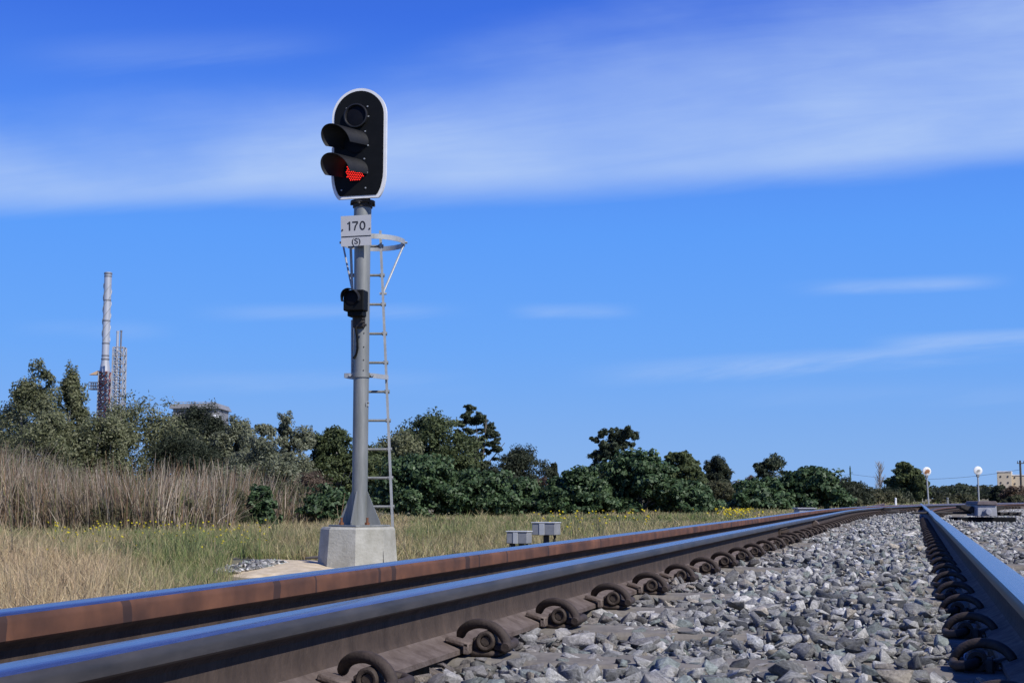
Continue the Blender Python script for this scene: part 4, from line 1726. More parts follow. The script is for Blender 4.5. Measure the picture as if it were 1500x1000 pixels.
def make_tree(name, label, cat, px, top, wpx, D, style, seed, group=None, lobes=None, bark='bark', dens=1.0, crown_name='crown', stem_name='trunk', ground=None):
    st = STY[style]
    rng = np.random.default_rng(seed)
    g = G(px, D)
    H = P(px, top, D).z - g.z
    W = wpx * (1.1 if style in ('euc', 'pale', 'dark', 'dense') and lobes is None and wpx > 30 else 1.0) / F * D
    half = W / 2
    root = empty(name, g)
    tag(root, label, cat, group)
    # lobe centres in unit crown: x in -1..1, y -1..1 , z 0..1
    L = []
    if lobes is None:
        for _ in range(st['n']):
            z = rng.uniform(0.05, 0.95) ** 0.85
            wd = math.sqrt(max(0.02, 1 - (2 * abs(z - 0.42)) ** 2.2)) if style not in ('fig', 'scrub', 'brown') else math.sqrt(max(0.05, 1 - z ** 2.2))
            a = rng.uniform(0, 2 * math.pi)
            rr = wd * math.sqrt(rng.uniform(0.12, 1.0)) * rng.uniform(0.75, 1.0)
            L.append((rr * math.cos(a), rr * math.sin(a), z, rng.uniform(*st['r'])))
    else:
        for (lx, lz, lr) in lobes:
            for _ in range(max(3, int(8 * lr / 0.3))):
                L.append((lx + rng.normal(0, lr * 0.38), rng.normal(0, 0.35), lz + rng.normal(0, lr * 0.3), lr * rng.uniform(0.42, 0.70) * (0.8 if style == 'airy' else 1.0)))
    zb_, zt_ = H * st['bot'], H
    pos, nrm = [], []
    cens = []
    for (lx, ly, lz, lr) in L:
        c = np.array([lx * half * 0.80, ly * half * 0.8, zb_ + (zt_ - zb_) * lz])
        rad = np.array([lr * half, lr * half, lr * (max(half * st['vert'], 0.36 * (zt_ - zb_)) if lobes is None else half * st['vert'] * 1.1)]) * rng.uniform(0.85, 1.15, 3)
        cens.append(c)
        m_ = int(st['per'] * dens * rng.uniform(0.9, 1.6))
        # the lobe is itself a handful of twig clumps
        kc = rng.integers(7, 12)
        cd_ = rng.normal(0, 1, (kc, 3))
        cd_ /= np.linalg.norm(cd_, axis=1, keepdims=True)
        cc = cd_ * rng.uniform(0.35, 1.2, (kc, 1))
        ci = rng.integers(0, kc, m_)
        d = rng.normal(0, 1, (m_, 3))
        d /= np.linalg.norm(d, axis=1, keepdims=True)
        loc = cc[ci] + d * (rng.uniform(0, 1, (m_, 1)) ** 0.5) * 0.55
        pos.append(c + loc * rad)
        nn = d * 0.6 + cd_[ci] * 0.35 + np.array([0, 0, st['up']]) + rng.normal(0, 0.42, (m_, 3))
        nrm.append(nn / np.linalg.norm(nn, axis=1, keepdims=True))
    pos = np.concatenate(pos)
    nrm = np.concatenate(nrm)
    # fit the crown to its real height and width
    z0, z1 = pos[:, 2].min(), np.quantile(pos[:, 2], 0.997)
    sz = (H - zb_) / max(0.1, z1 - max(z0, zb_ * 0.6))
    pos[:, 2] = H + (pos[:, 2] - z1) * min(1.25, max(0.75, sz))
    q0, q1 = np.quantile(pos[:, 0], (0.01, 0.99))
    sx = W / (q1 - q0)
    pos[:, 0] = (pos[:, 0] - (q0 + q1) / 2) * sx
    pos[:, 1] *= sx
    ok = pos[:, 2] > 0.03
    pos, nrm = pos[ok], nrm[ok]
    # rotate so local x faces across the view
    rx = pos[:, 0] * RT.x + pos[:, 1] * FW.x
    ry = pos[:, 0] * RT.y + pos[:, 1] * FW.y
    pos = np.stack([rx, ry, pos[:, 2]], 1)
    n = len(pos)
    pal = np.array(st['c'])
    cols = pal[rng.integers(0, len(pal), n)] * rng.uniform(0.75, 1.25, (n, 1))
    size = rng.uniform(st['leaf'][0], st['leaf'][1], n) * D * 0.54
    V_, f_, c_ = leaf_mesh(pos, nrm, size, st['asp'], cols, rng)
    np_mesh(crown_name, V_, f_, 4, M[st['mat']], c_, root)
    # trunk and limbs
    bm = bmesh.new()
    r0 = max(0.03, H * 0.022)
    bush = style in ('fig', 'scrub', 'brown')
    fork = Vector((rng.normal(0, 0.03) * W, rng.normal(0, 0.03) * W, max(0.12, H * (0.3 if not bush else 0.1))))
    tube(bm, [(0, 0, -0.15), tuple(fork * 0.5 + Vector((0.02 * W, 0, 0))), tuple(fork)], [r0 * 1.25, r0, r0 * 0.85], 8)
    order = rng.permutation(len(cens))[:min(len(cens), 12)]
    for i in order:
        c = cens[i]
        x_l = c[0] * sx
        y_l = c[1] * sx
        e = Vector((x_l * RT.x + y_l * FW.x, x_l * RT.y + y_l * FW.y, min(float(c[2]), H * 0.93)))
        mid = fork.lerp(e, 0.5) + Vector((rng.normal(0, 0.04) * W, rng.normal(0, 0.04) * W, -0.02 * H))
        tube(bm, [fork, mid, e], [r0 * 0.6, r0 * 0.35, r0 * 0.12], 5)
    obj_from_bm(stem_name, bm, M[bark], root, 60)
    return root


TG = 'trees standing behind the reeds and bushes'
trees = [
    ('she_oak', 'dark narrow tree at the right end of the grey industrial roof', 312, 612, 50, 63, 'dark', 47, None),
    ('gum_tree', 'low olive tree filling the gap under the tall trees at the left edge', 60, 606, 130, 56, 'euc', 41, None),
    ('gum_tree', 'low grey olive tree between the chimney and the wide pale tree', 150, 612, 110, 57, 'euc', 42, None),
    ('gum_tree', 'low grey green tree under the two pointed tops left of the mast', 385, 640, 120, 56, 'pale', 43, None),
    ('she_oak', 'low dark tree between the wide pale tree and the reeds', 262, 628, 110, 58, 'dark', 44, None),
    ('gum_tree', 'low dark olive tree behind the mast and left of the ladder', 530, 656, 90, 66, 'dense', 45, None),
    ('gum_tree', 'low dark tree between the pine and the lone conical tree', 735, 694, 70, 74, 'dark', 46, None),
    ('gum_tree', 'tall olive gum tree, left of the two tallest at the left edge', 45, 533, 86, 62, 'euc', 1, None),
    ('gum_tree', 'narrow olive gum tree just left of the chimney base', 98, 541, 52, 64, 'euc', 2, None),
    ('gum_tree', 'dark bluish low tree at the left border of the photo', 5, 592, 80, 70, 'dark', 3, None),
    ('gum_tree', 'wide pale olive tree right of the chimney stack', 195, 583, 150, 60, 'euc', 4, None),
    ('she_oak', 'dark bushy tree in front of the grey industrial roof', 276, 594, 92, 66, 'dark', 5, None),
    ('gum_tree', 'grey green tree right of the dark tree near the grey roof', 346, 613, 66, 60, 'pale', 6, None),
    ('gum_tree', 'pale grey green tree with two pointed tops left of the signal mast', 412, 611, 88, 62, 'pale', 7, [(-0.45, 0.85, 0.26), (0.05, 0.8, 0.28), (0.5, 0.75, 0.32), (-0.5, 0.5, 0.4), (0.3, 0.45, 0.45), (-0.2, 0.2, 0.5), (0.5, 0.2, 0.45)]),
    ('gum_tree', 'dark green rounded tree directly left of the signal mast', 492, 628, 84, 64, 'dense', 8, None),
    ('gum_tree', 'pale olive tree seen between the signal ladder and the round tree', 588, 632, 110, 76, 'euc', 9, None),
    ('gum_tree', 'big dense round topped tree right of the signal ladder', 640, 608, 104, 80, 'dense', 10, None),
    ('pine_tree', 'dark open branched pine right of the dense round tree', 700, 597, 62, 84, 'airy', 11, [(-0.1, 0.97, 0.26), (0.2, 0.86, 0.34), (0.6, 0.72, 0.3), (-0.3, 0.78, 0.3), (0.1, 0.62, 0.3), (0.75, 0.6, 0.22), (-0.2, 0.45, 0.34), (0.4, 0.38, 0.3), (0.0, 0.2, 0.3)]),
    ('she_oak', 'dark grey conical tree standing alone against the sky in the middle', 767, 655, 68, 80, 'dark', 12, None),
    ('she_oak', 'tiny dark pointed tree right of the lone conical tree', 811, 680, 14, 82, 'dark', 13, None),
    ('gum_tree', 'small dark shrub tree below the open pine', 718, 686, 40, 72, 'dark', 14, None),
    ('gum_tree', 'tall leaning gum tree with separate leaf clumps above the fig bushes', 897, 627, 62, 78, 'airy', 15, [(0.55, 0.95, 0.34), (0.15, 0.82, 0.4), (-0.55, 0.78, 0.36), (-0.65, 0.6, 0.36), (-0.1, 0.62, 0.4), (0.2, 0.45, 0.4), (-0.3, 0.3, 0.45), (-0.75, 0.42, 0.3)]),
    ('gum_tree', 'flat topped gum tree with pale limbs right of the tallest fig bush', 997, 664, 66, 84, 'dense', 16, [(-0.2, 0.92, 0.36), (0.25, 0.86, 0.36), (-0.6, 0.68, 0.4), (0.6, 0.66, 0.34), (0.85, 0.5, 0.24), (-0.2, 0.6, 0.36), (-0.7, 0.4, 0.36), (0.2, 0.3, 0.4)]),
    ('she_oak', 'small dark purple grey tree right of the flat topped gum', 1051, 670, 34, 90, 'dark', 17, None),
    ('gum_tree', 'umbrella topped gum tree with bare white branches above the right bushes', 1139, 666, 66, 92, 'airy', 18, None),
    ('gum_tree', 'round dark tree on the right, left of the rusty disc', 1327, 678, 40, 130, 'dense', 20, [(-0.1, 0.85, 0.45), (0.35, 0.75, 0.4), (-0.5, 0.6, 0.45), (0.2, 0.5, 0.45), (-0.3, 0.3, 0.4)]),
    ('gum_tree', 'small leafy tree just left of the rusty disc pole', 1350, 696, 18, 128, 'dense', 21, None),
    ('she_oak', 'low dark tree left of the green utility pole', 1240, 702, 56, 105, 'dark', 22, None),
    ('gum_tree', 'low dark green tree under the bare grey tree', 1300, 716, 60, 120, 'dark', 23, None),
]
for (nm, lab, px, top, wd, D, sty, seed, lob) in trees:
    make_tree(nm, lab, 'tree', px, top, wd, D, sty, seed, TG, lob, bark='bark_pale' if sty in ('dense', 'euc') else 'bark', dens=1.0)

BG_ = 'dense dark green bushes along the grass edge'
figs = [
    ('big leaved dark green bush right behind the signal ladder foot', 612, 668, 118, 50),
    ('broad dark green bush above the two junction boxes on their left', 690, 690, 120, 51),
    ('dark green bush directly behind the higher junction box', 765, 702, 80, 53),
    ('dark green bush left of the tallest fig bush', 848, 687, 100, 52),
    ('tallest dark green fig bush with a rounded top', 934, 662, 110, 53),
    ('dark green bush on the right flank of the tallest fig bush', 1003, 704, 86, 53),
    ('dark green bush under the umbrella topped gum tree', 1112, 702, 90, 68),
    ('rounded dark bush at the right end of the bushes', 1192, 686, 92, 68),
    ('small dark green bush among the dry reeds left of the mast', 382, 713, 46, 29),
    ('green bush just left of the signal footing', 480, 712, 66, 31),
    ('low green bush left of the mast base behind the grass', 430, 732, 60, 33),
]
for i, (lab, px, top, wd, D) in enumerate(figs):
    make_tree('fig_bush', lab, 'bush', px, top, wd, D, 'fig', 100 + i, BG_, dens=0.4 if D < 40 else 1.0, crown_name='foliage', stem_name='stems')
scr = [
    ('green shrub growing inside the reeds at the left border', 30, 700, 60, 26.5, 'scrub'),
    ('low green shrub at the reed foot below the chimney', 165, 735, 70, 25.5, 'scrub'),
    ('low dark green shrub at the reed foot below the grey roof', 262, 728, 60, 26, 'scrub'),
    ('loose olive scrub between the reeds and the small dark bush', 335, 716, 60, 28, 'scrub'),
    ('loose olive scrub between the small dark bush and the mast', 420, 706, 70, 33, 'scrub'),
    ('olive scrub bush behind the grass right of the fig bushes', 1062, 706, 70, 76, 'scrub'),
    ('brown dying bush between the two right hand bush groups', 1098, 698, 50, 86, 'brown'),
    ('olive scrub left of the low dark tree and green pole', 1225, 722, 60, 100, 'scrub'),
    ('grey green scrub below the bare grey tree', 1285, 718, 80, 110, 'scrub'),
    ('brown dry bush left of the signal mast base', 452, 692, 76, 36, 'brown'),
    ('brown dry bush between the dark bushes in the middle', 800, 700, 50, 66, 'brown'),
    ('dark round bush left of the cream building', 1466, 712, 28, 120, 'dark'),
    ('brown scrub in front of the cream building', 1492, 712, 40, 110, 'brown'),
    ('bright green low scrub at the right border of the photo', 1490, 726, 40, 70, 'scrub'),
    ('low pale scrub between the white discs', 1400, 724, 60, 105, 'scrub'),
]
for i, (lab, px, top, wd, D, sty) in enumerate(scr):
    make_tree('scrub_bush', lab, 'bush', px, top, wd, D, sty, 200 + i, 'scrub bushes around the grass', dens=0.35 if D < 34 else 1.0, crown_name='foliage', stem_name='stems')

# bare grey tree
g = G(1289, 140)
bt = empty('bare_tree', g)
tag(bt, 'leafless grey tree standing against the sky left of the round dark tree', 'tree')
rr = random.Random(5)
H = P(1289, 683, 140).z - g.z
bm = bmesh.new()
tube(bm, [(0, 0, -0.2), (0.05, 0, H * 0.5), (0, 0, H)], [0.12, 0.08, 0.02], 6)
for i in range(34):
    t = rr.uniform(0.3, 0.95)
    a = rr.uniform(0, 6.28)
    l_ = (1.05 - t) * 1.0 + 0.35
    p0 = Vector((0.03, 0, H * t))
    p1 = p0 + Vector((math.cos(a) * l_ * 0.5, math.sin(a) * l_ * 0.5, l_ * 0.9))
    tube(bm, [p0, p0.lerp(p1, 0.5) + Vector((0, 0, -0.05)), p1], [0.045, 0.03, 0.012], 4)
    for j in range(3):
        q0 = p0.lerp(p1, rr.uniform(0.4, 0.9))
        a2 = rr.uniform(0, 6.28)
        tube(bm, [q0, q0 + Vector((math.cos(a2) * 0.3, math.sin(a2) * 0.3, 0.5))], [0.022, 0.01], 4)
obj_from_bm('trunk', bm, M['bark_pale'], bt)

# far woodland along the horizon
rng = np.random.default_rng(77)
pos, nrm, cols, siz = [], [], [], []
pal = np.array([(0.030, 0.042, 0.026), (0.045, 0.06, 0.034), (0.055, 0.065, 0.04)])
for i in range(520):
    px = rng.uniform(-250, 1800)
    D = rng.uniform(480, 760)
    ht = rng.uniform(9, 18) * D / F * (1.15 if px > 1330 else 1.0) + 1.0
    p = P(px, 729, D)
    gzv = float(gz(p.x, p.y))
    wd = rng.uniform(2.6, 6.0) * D / 300
    m_ = 260
    kc = 9
    cc = rng.normal(0, 1, (kc, 3))
    cc /= np.linalg.norm(cc, axis=1, keepdims=True)
    cc[:, 2] = np.abs(cc[:, 2]) * rng.choice([1, 1, -0.4], kc)
    ci = rng.integers(0, kc, m_)
    d = rng.normal(0, 1, (m_, 3))
    d /= np.linalg.norm(d, axis=1, keepdims=True)
    loc = cc[ci] * 0.6 + d * 0.4
    pos.append(np.array([p.x, p.y, gzv + ht * 0.42]) + loc * np.array([wd, wd, ht * 0.56]))
    nn = d + np.array([0, 0, 0.4]) + rng.normal(0, 0.4, (m_, 3))
    nrm.append(nn / np.linalg.norm(nn, axis=1, keepdims=True))
    cols.append(pal[rng.integers(0, 3)] * rng.uniform(0.8, 1.2, (m_, 1)))
    siz.append(np.full(m_, 0.85 * D / 300) * rng.uniform(0.6, 1.3, m_))
pos = np.concatenate(pos)
V_, f_, c_ = leaf_mesh(pos, np.concatenate(nrm), np.concatenate(siz), 0.6, np.concatenate(cols), rng)
fwd = np_mesh('far_woodland', V_, f_, 4, M['leaf'], c_)
tag(fwd, 'long dark band of distant woodland along the horizon', 'woodland', kind='stuff')

# ------------------------------------------------------------------ grass, reeds, flowers
def blades(x, y, z, h, wid, lean, cols, rng, bend=0.35, dirs=None):
    """each blade: 2 quads, tapering; verts 6"""
    n = len(x)
    a = rng.uniform(0, 2 * math.pi, n) if dirs is None else dirs
    lx, ly = np.cos(a) * lean * h, np.sin(a) * lean * h
    fa = rng.uniform(0, math.pi, n)
    wx, wy = np.cos(fa) * wid * 0.5, np.sin(fa) * wid * 0.5
    p0 = np.stack([x, y, z - 0.02], 1)
    k1 = (0.5 - bend * 0.35)
    p1 = p0 + np.stack([lx * k1, ly * k1, h * 0.55], 1)
    p2 = p0 + np.stack([lx, ly, h * np.sqrt(np.clip(1 - (lean * 0.6) ** 2, 0.15, 1))], 1)
    wv_ = np.stack([wx, wy, np.zeros(n)], 1)
    V_ = np.stack([p0 - wv_, p0 + wv_, p1 - wv_ * 0.85, p1 + wv_ * 0.85, p2 - wv_ * 0.25, p2 + wv_ * 0.25], 1).reshape(-1, 3)
    b6 = (np.arange(n) * 6)[:, None]
    f = np.concatenate([b6 + np.array([[0, 1, 3, 2]]), b6 + np.array([[2, 3, 5, 4]])], 1).reshape(-1)
    return V_, f, np.repeat(cols, 6, axis=0)


def to_px(x, y):
    """photo column of ground points, and distance ahead"""
    dd = x * FW.x + y * FW.y
    uu = (x * RT.x + y * RT.y) / np.maximum(dd, 0.1)
    return 750 + F * uu * CP, dd


def field_noise(x, y, s, seed):
    r_ = np.random.default_rng(seed)
    out = np.zeros_like(x)
    for k in range(6):
        a = r_.uniform(0, 2 * math.pi)
        fq = s * r_.uniform(0.5, 2.2)
        out += np.sin((x * math.cos(a) + y * math.sin(a)) * fq + r_.uniform(0, 6.28)) / (1 + 0.3 * k)
    return out / 3.0


GV, GF, GC = [], [], []
gbase = 0


def add_grass(d0, d1, dens_tuft, per, hmin, hmax, wid, px0, px1, rng):
    global gbase
    # sample tufts in view-aligned wedge so only the seen field is planted
    area = (px1 - px0) / F * (d1 * d1 - d0 * d0) / 2
    n = int(area * dens_tuft)
    D = np.sqrt(rng.uniform(d0 * d0, d1 * d1, n))
    px = rng.uniform(px0, px1, n)
    u = (px - 750) / (F * CP)
    x = FW.x * D + RT.x * u * D
    y = FW.y * D + RT.y * u * D
    off = rail_x_at(y)
    ok = x - off < -2.35 + 0.12 * np.sin(y * 1.3)
    # bare places: sand, footing, spilled stones
    sx_, sy_ = (px - 425), D - 13.2
    ok &= ~((np.abs(px - 420) < 80) & (D < 14.3))
    ok &= ~((np.abs(px - 524) < 78) & (D < 13.2))
    ok &= ~((np.abs(px - 585) < 30) & (D > 11) & (D < 13.4))
    x, y, px, D = x[ok], y[ok], px[ok], D[ok]
    n = len(x)
    fn = field_noise(x, y, 0.5, 5)
    green = np.clip(0.42 + 0.50 * fn + 1.0 * np.exp(-((px - 290) / 75) ** 2 - ((D - 13) / 5) ** 2) + 0.5 * np.exp(-((px - 280) / 150) ** 2 - ((D - 20) / 5) ** 2) - 0.7 * np.exp(-((px - 40) / 190) ** 2 - ((D - 9.5) / 4.5) ** 2) + 0.30 * ((px > 600) & (D > 16)), 0, 1)
    green = green * rng.uniform(0.5, 1.3, n)
    hgt = rng.uniform(hmin, hmax, n) * np.where((px > 560) & (D < 17), 0.6, np.where((px > 560) & (D > 24), 0.62, 1.0)) * (1 + 0.35 * field_noise(x, y, 1.1, 9)) * np.where(rng.uniform(0, 1, n) < 0.07, 1.7, 1.0)
    tx = np.repeat(x, per)
    ty = np.repeat(y, per)
    rad = np.repeat(hgt, per) * 0.3
    a = rng.uniform(0, 2 * math.pi, n * per)
    r_ = np.sqrt(rng.uniform(0, 1, n * per)) * rad
    bx_, by_ = tx + np.cos(a) * r_, ty + np.sin(a) * r_
    h = np.repeat(hgt, per) * rng.uniform(0.45, 1.1, n * per)
    lean = np.clip(np.abs(rng.normal(0.45, 0.38, n * per)), 0.02, 1.35)
    gr = np.repeat(green, per) * rng.uniform(0.6, 1.2, n * per)
    dry = np.array([(0.50, 0.385, 0.215), (0.60, 0.48, 0.28), (0.38, 0.275, 0.155), (0.52, 0.385, 0.24)])[rng.integers(0, 4, n * per)]
    grn = np.array([(0.16, 0.21, 0.065), (0.21, 0.25, 0.08), (0.115, 0.175, 0.06)])[rng.integers(0, 3, n * per)]
    tt = np.clip(gr, 0, 1)[:, None]
    tt = np.where(rng.uniform(0, 1, (n * per, 1)) < 0.5, tt ** 0.5, tt ** 2)
    c = (dry * (1 - tt) + grn * tt) * rng.uniform(0.75, 1.2, (n * per, 1))
    V_, f_, c_ = blades(bx_, by_, gz(bx_, by_), h, wid * rng.uniform(0.6, 1.3, n * per), lean, c, rng)
    GV.append(V_)
    GF.append(f_ + gbase)
    GC.append(c_)
    gbase += len(V_)


rng = np.random.default_rng(21)
add_grass(5.0, 12, 75, 26, 0.09, 0.24, 0.0046, -200, 900, rng)
add_grass(12, 21, 60, 22, 0.10, 0.24, 0.0070, -200, 1000, rng)
add_grass(21, 36, 24, 20, 0.12, 0.27, 0.012, -200, 1150, rng)
add_grass(36, 66, 9, 18, 0.14, 0.32, 0.022, 330, 1250, rng)
add_grass(66, 130, 1.8, 16, 0.15, 0.35, 0.045, 700, 1560, rng)
grass = np_mesh('grass', np.concatenate(GV), np.concatenate(GF), 4, M['blade'], np.concatenate(GC))
tag(grass, 'dry straw coloured grass with green patches left of the rails', 'grass', kind='stuff')

# reeds
n = 24000
rng = np.random.default_rng(31)
D = rng.uniform(25.0, 35, n)
px = rng.uniform(-210, 505, n)
D = np.where(px > 345, 30.5 + (D - 25) * 0.5, D)
dens = np.where(px < 360, 1.0, np.clip(0.6 - (px - 360) / 260, 0.1, 1))
kk = rng.uniform(0, 1, n) < dens
D, px = D[kk], px[kk]
n = len(D)
u = (px - 750) / (F * CP)
x = FW.x * D + RT.x * u * D
y = FW.y * D + RT.y * u * D
hn = field_noise(x, y, 0.8, 14)
topy = np.interp(px, [-60, 0, 60, 200, 300, 420, 505], [652, 644, 668, 680, 684, 694, 718])
hmax = (729 - topy) / F * D + CAMZ - gz(x, y)
h = hmax * rng.beta(2.6, 2.0, n) * 1.12 * (1 + 0.16 * field_noise(px / 22.0, D * 0.7, 1.0, 17)) * (0.97 + 0.09 * hn)
pal = np.array([(0.31, 0.235, 0.165), (0.42, 0.345, 0.26), (0.25, 0.16, 0.095), (0.19, 0.17, 0.075), (0.58, 0.50, 0.38), (0.11, 0.13, 0.05)])
c = pal[rng.choice(6, n, p=[0.26, 0.2, 0.22, 0.12, 0.1, 0.1])] * rng.uniform(0.6, 1.2, (n, 1)) * (1 + 0.34 * field_noise(px / 45.0, D * 0.5, 1.0, 8) + 0.3 * np.exp(-((px - 265) / 45) ** 2))[:, None]
patch = field_noise(px / 60.0, D, 1.0, 3)
lean = np.clip(np.abs(rng.normal(0.12, 0.14, n)), 0, 0.6)
br = rng.uniform(0, 1, n) < 0.12
lean = np.where(br, rng.uniform(0.35, 1.0, n), lean)
h = np.where(br, h * 0.8, h)
dirs = np.where(rng.uniform(0, 1, n) < 0.6, np.where(patch > 0, YAW + 0.2, YAW + math.pi), rng.uniform(0, 6.28, n))
V1, f1, c1 = blades(x, y, gz(x, y), h, rng.uniform(0.008, 0.022, n), lean, c, rng, dirs=dirs)
# leafy side blades on the reeds
m_ = 16000
ix = rng.integers(0, n, m_)
t = rng.uniform(0.05, 0.7, m_) ** 1.3
xb, yb_ = x[ix] + rng.normal(0, 0.05, m_), y[ix] + rng.normal(0, 0.05, m_)
zb2 = gz(xb, yb_) + t * h[ix]
c2 = np.array([(0.22, 0.165, 0.115), (0.10, 0.11, 0.05), (0.28, 0.22, 0.16), (0.15, 0.125, 0.07)])[rng.integers(0, 4, m_)] * rng.uniform(0.7, 1.15, (m_, 1))
V2, f2, c2_ = blades(xb, yb_, zb2, rng.uniform(0.2, 0.5, m_), rng.uniform(0.012, 0.024, m_), rng.uniform(0.2, 1.1, m_), c2, rng)
reeds = np_mesh('reeds', np.concatenate([V1, V2]), np.concatenate([f1, f2 + len(V1)]), 4, M['blade'], np.concatenate([c1, c2_]))
tag(reeds, 'tall dry brown reeds filling the strip before the trees on the left', 'reeds', kind='stuff')

# yellow flowers
n = 320
D = np.concatenate([11 + 13 * rng.uniform(0, 1, 150) ** 0.7, rng.uniform(20, 40, 70), rng.uniform(36, 48, 100)])
px = np.concatenate([rng.uniform(80, 400, 150), rng.uniform(780, 960, 70), rng.normal(1072, 18, 100)])
u = (px - 750) / (F * CP)
x = FW.x * D + RT.x * u * D
y = FW.y * D + RT.y * u * D
ok = x - rail_x_at(y) < -2.6
x, y, D = x[ok], y[ok], D[ok]
n = len(x)
z = gz(x, y) + rng.uniform(0.14, 0.34, n)
posf = np.stack([x, y, z], 1)
Vf, Ff, Cf = [], [], []
for k in range(3):
    nn = rng.normal(0, 0.5, (n, 3)) + np.array([0.2, -0.4, 0.8])
    nn /= np.linalg.norm(nn, axis=1, keepdims=True)
    v_, f_, c_ = leaf_mesh(posf, nn, rng.uniform(0.0010, 0.0020, n) * D, 0.8, np.tile(np.array([[0.62, 0.52, 0.03]]), (n, 1)), rng)
    Vf.append(v_)
    Ff.append(f_ + k * n * 4)
    Cf.append(c_)
wv1, wf1, wc1 = blades(x, y, gz(x, y), z - gz(x, y) + 0.02, np.full(n, 0.006), np.full(n, 0.0), np.tile(np.array([[0.12, 0.17, 0.05]]), (n, 1)), rng)
Vf.append(wv1)
Ff.append(wf1 + 3 * n * 4)
Cf.append(wc1)
fl_ = np_mesh('wildflowers', np.concatenate(Vf), np.concatenate(Ff), 4, M['blade'], np.concatenate(Cf))
tag(fl_, 'small yellow wildflowers scattered through the green grass', 'flowers', kind='stuff')

# pale stone lying in the grass before the reeds
bm = bmesh.new()
bmesh.ops.create_icosphere(bm, subdivisions=3, radius=1)
for v in bm.verts:
    v.co *= 1 + 0.25 * mnoise.noise(v.co * 1.7 + Vector((4, 1, 2)))
    v.co = Vector((v.co.x * 0.17, v.co.y * 0.12, v.co.z * 0.13))
rk = obj_from_bm('boulder', bm, M['concrete'], None, 40)
rp = P(290, 770, 22)
rk.location = (rp.x, rp.y, rp.z)
rk.location.z = float(gz(rp.x, rp.y)) + 0.32
tag(rk, 'pale stone in the grass at the foot of the reeds', 'stone')
bpy.data.objects.remove(rk)

# ------------------------------------------------------------------ chimney and lattice tower
CD = 350.0
cg = P(158.5, 400, CD)
cg.z = float(gz(cg.x, cg.y))
ch = empty('chimney_stack', cg, YAW)
tag(ch, 'tall silver chimney stack with spiral fins rising behind the left trees', 'chimney')
pm = CD / F


def cz(py):
    return P(157, py, CD).z - cg.z


bm = bmesh.new()
tube(bm, [(0, 0, cz(546)), (0, 0, cz(540)), (0, 0, cz(527)), (0, 0, cz(523)), (0, 0, cz(399))], [7.8 * pm, 7.4 * pm, 5.3 * pm, 5.3 * pm, 5.4 * pm], 28)
flue = obj_from_bm('flue', bm, M['chimney'], ch, 40)
for py in (401, 405, 440, 470, 503, 521, 526):
    bm = bmesh.new()
    tube(bm, [(0, 0, cz(py) - 0.18), (0, 0, cz(py) + 0.18)], (6.0 if py in (401, 526) else 5.6) * pm, 28)
    obj_from_bm('flange', bm, M['chimney_dark'], flue, 40)
for s in range(3):
    bm = bmesh.new()
    a0 = s * 2 * math.pi / 3
    rings = []
    N_ = 60
    for i in range(N_ + 1):
        t = i / N_
        a = a0 + t * 2 * math.pi * 1.6
        z = cz(500) + (cz(416) - cz(500)) * t
        r0, r1 = 5.3 * pm, 6.3 * pm
        dv = Vector((math.cos(a), math.sin(a), 0))
        rings.append([bm.verts.new(dv * r0 + Vector((0, 0, z - 0.05))), bm.verts.new(dv * r1 + Vector((0, 0, z - 0.03))), bm.verts.new(dv * r1 + Vector((0, 0, z + 0.09))), bm.verts.new(dv * r0 + Vector((0, 0, z + 0.11)))])
    for i in range(N_):
        for k in range(4):
            bm.faces.new((rings[i][k], rings[i][(k + 1) % 4], rings[i + 1][(k + 1) % 4], rings[i + 1][k]))
    obj_from_bm('spiral_fin', bm, M['galv_light'], flue)


def lattice(bm, w0, w1, z0, z1, bays, r, mi_leg=0, mi_br=0, cx=0, cy=0):
    cs = [(-1, -1), (1, -1), (1, 1), (-1, 1)]
    def pt(k, t):
        w_ = w0 + (w1 - w0) * t
        return Vector((cx + cs[k % 4][0] * w_ / 2, cy + cs[k % 4][1] * w_ / 2, z0 + (z1 - z0) * t))
    for k in range(4):
        tube(bm, [pt(k, 0), pt(k, 1)], r, 5, mi=mi_leg)
    for i in range(bays):
        t0, t1 = i / bays, (i + 1) / bays
        for k in range(4):
            tube(bm, [pt(k, t0), pt(k + 1, t1)], r * 0.6, 4, mi=mi_br)
            tube(bm, [pt(k + 1, t0), pt(k, t1)], r * 0.6, 4, mi=mi_br)
            tube(bm, [pt(k, t1), pt(k + 1, t1)], r * 0.6, 4, mi=mi_br)


bm = bmesh.new()
lattice(bm, 14 * pm, 14 * pm, cz(640), cz(545), 7, 0.22, 0, 1)
obj_from_bm('support_frame', bm, [M['frame_grey'], M['frame_red']], ch)
bm = bmesh.new()
for sx in (-3.6, 0.5, 4):
    tube(bm, [(sx * pm, 0.2, cz(640)), (sx * pm, 0.2, cz(546))], 1.6 * pm, 12)
obj_from_bm('pipe', bm, [M['chimney']], ch, 40)
bm = bmesh.new()
box(bm, (12 * pm, 14 * pm, 0.25), T(-15 * pm, 0, cz(570)))
for x in (-21, -18, -15, -12, -9):
    for yy in (-6.5, 6.5):
        tube(bm, [(x * pm, yy * pm, cz(570)), (x * pm, yy * pm, cz(560))], 0.09, 4)
for zz in (560, 565):
    for yy in (-6.5, 6.5):
        tube(bm, [(-21 * pm, yy * pm, cz(zz)), (-9 * pm, yy * pm, cz(zz))], 0.07, 4)
    tube(bm, [(-21 * pm, -6.5 * pm, cz(zz)), (-21 * pm, 6.5 * pm, cz(zz))], 0.07, 4)
obj_from_bm('platform', bm, M['chimney_dark'], ch)
bm = bmesh.new()
box(bm, (19 * pm, 12 * pm, 0.3), T(1 * pm, 0, cz(560)))
obj_from_bm('deck', bm, M['frame_grey'], ch)
bm = bmesh.new()
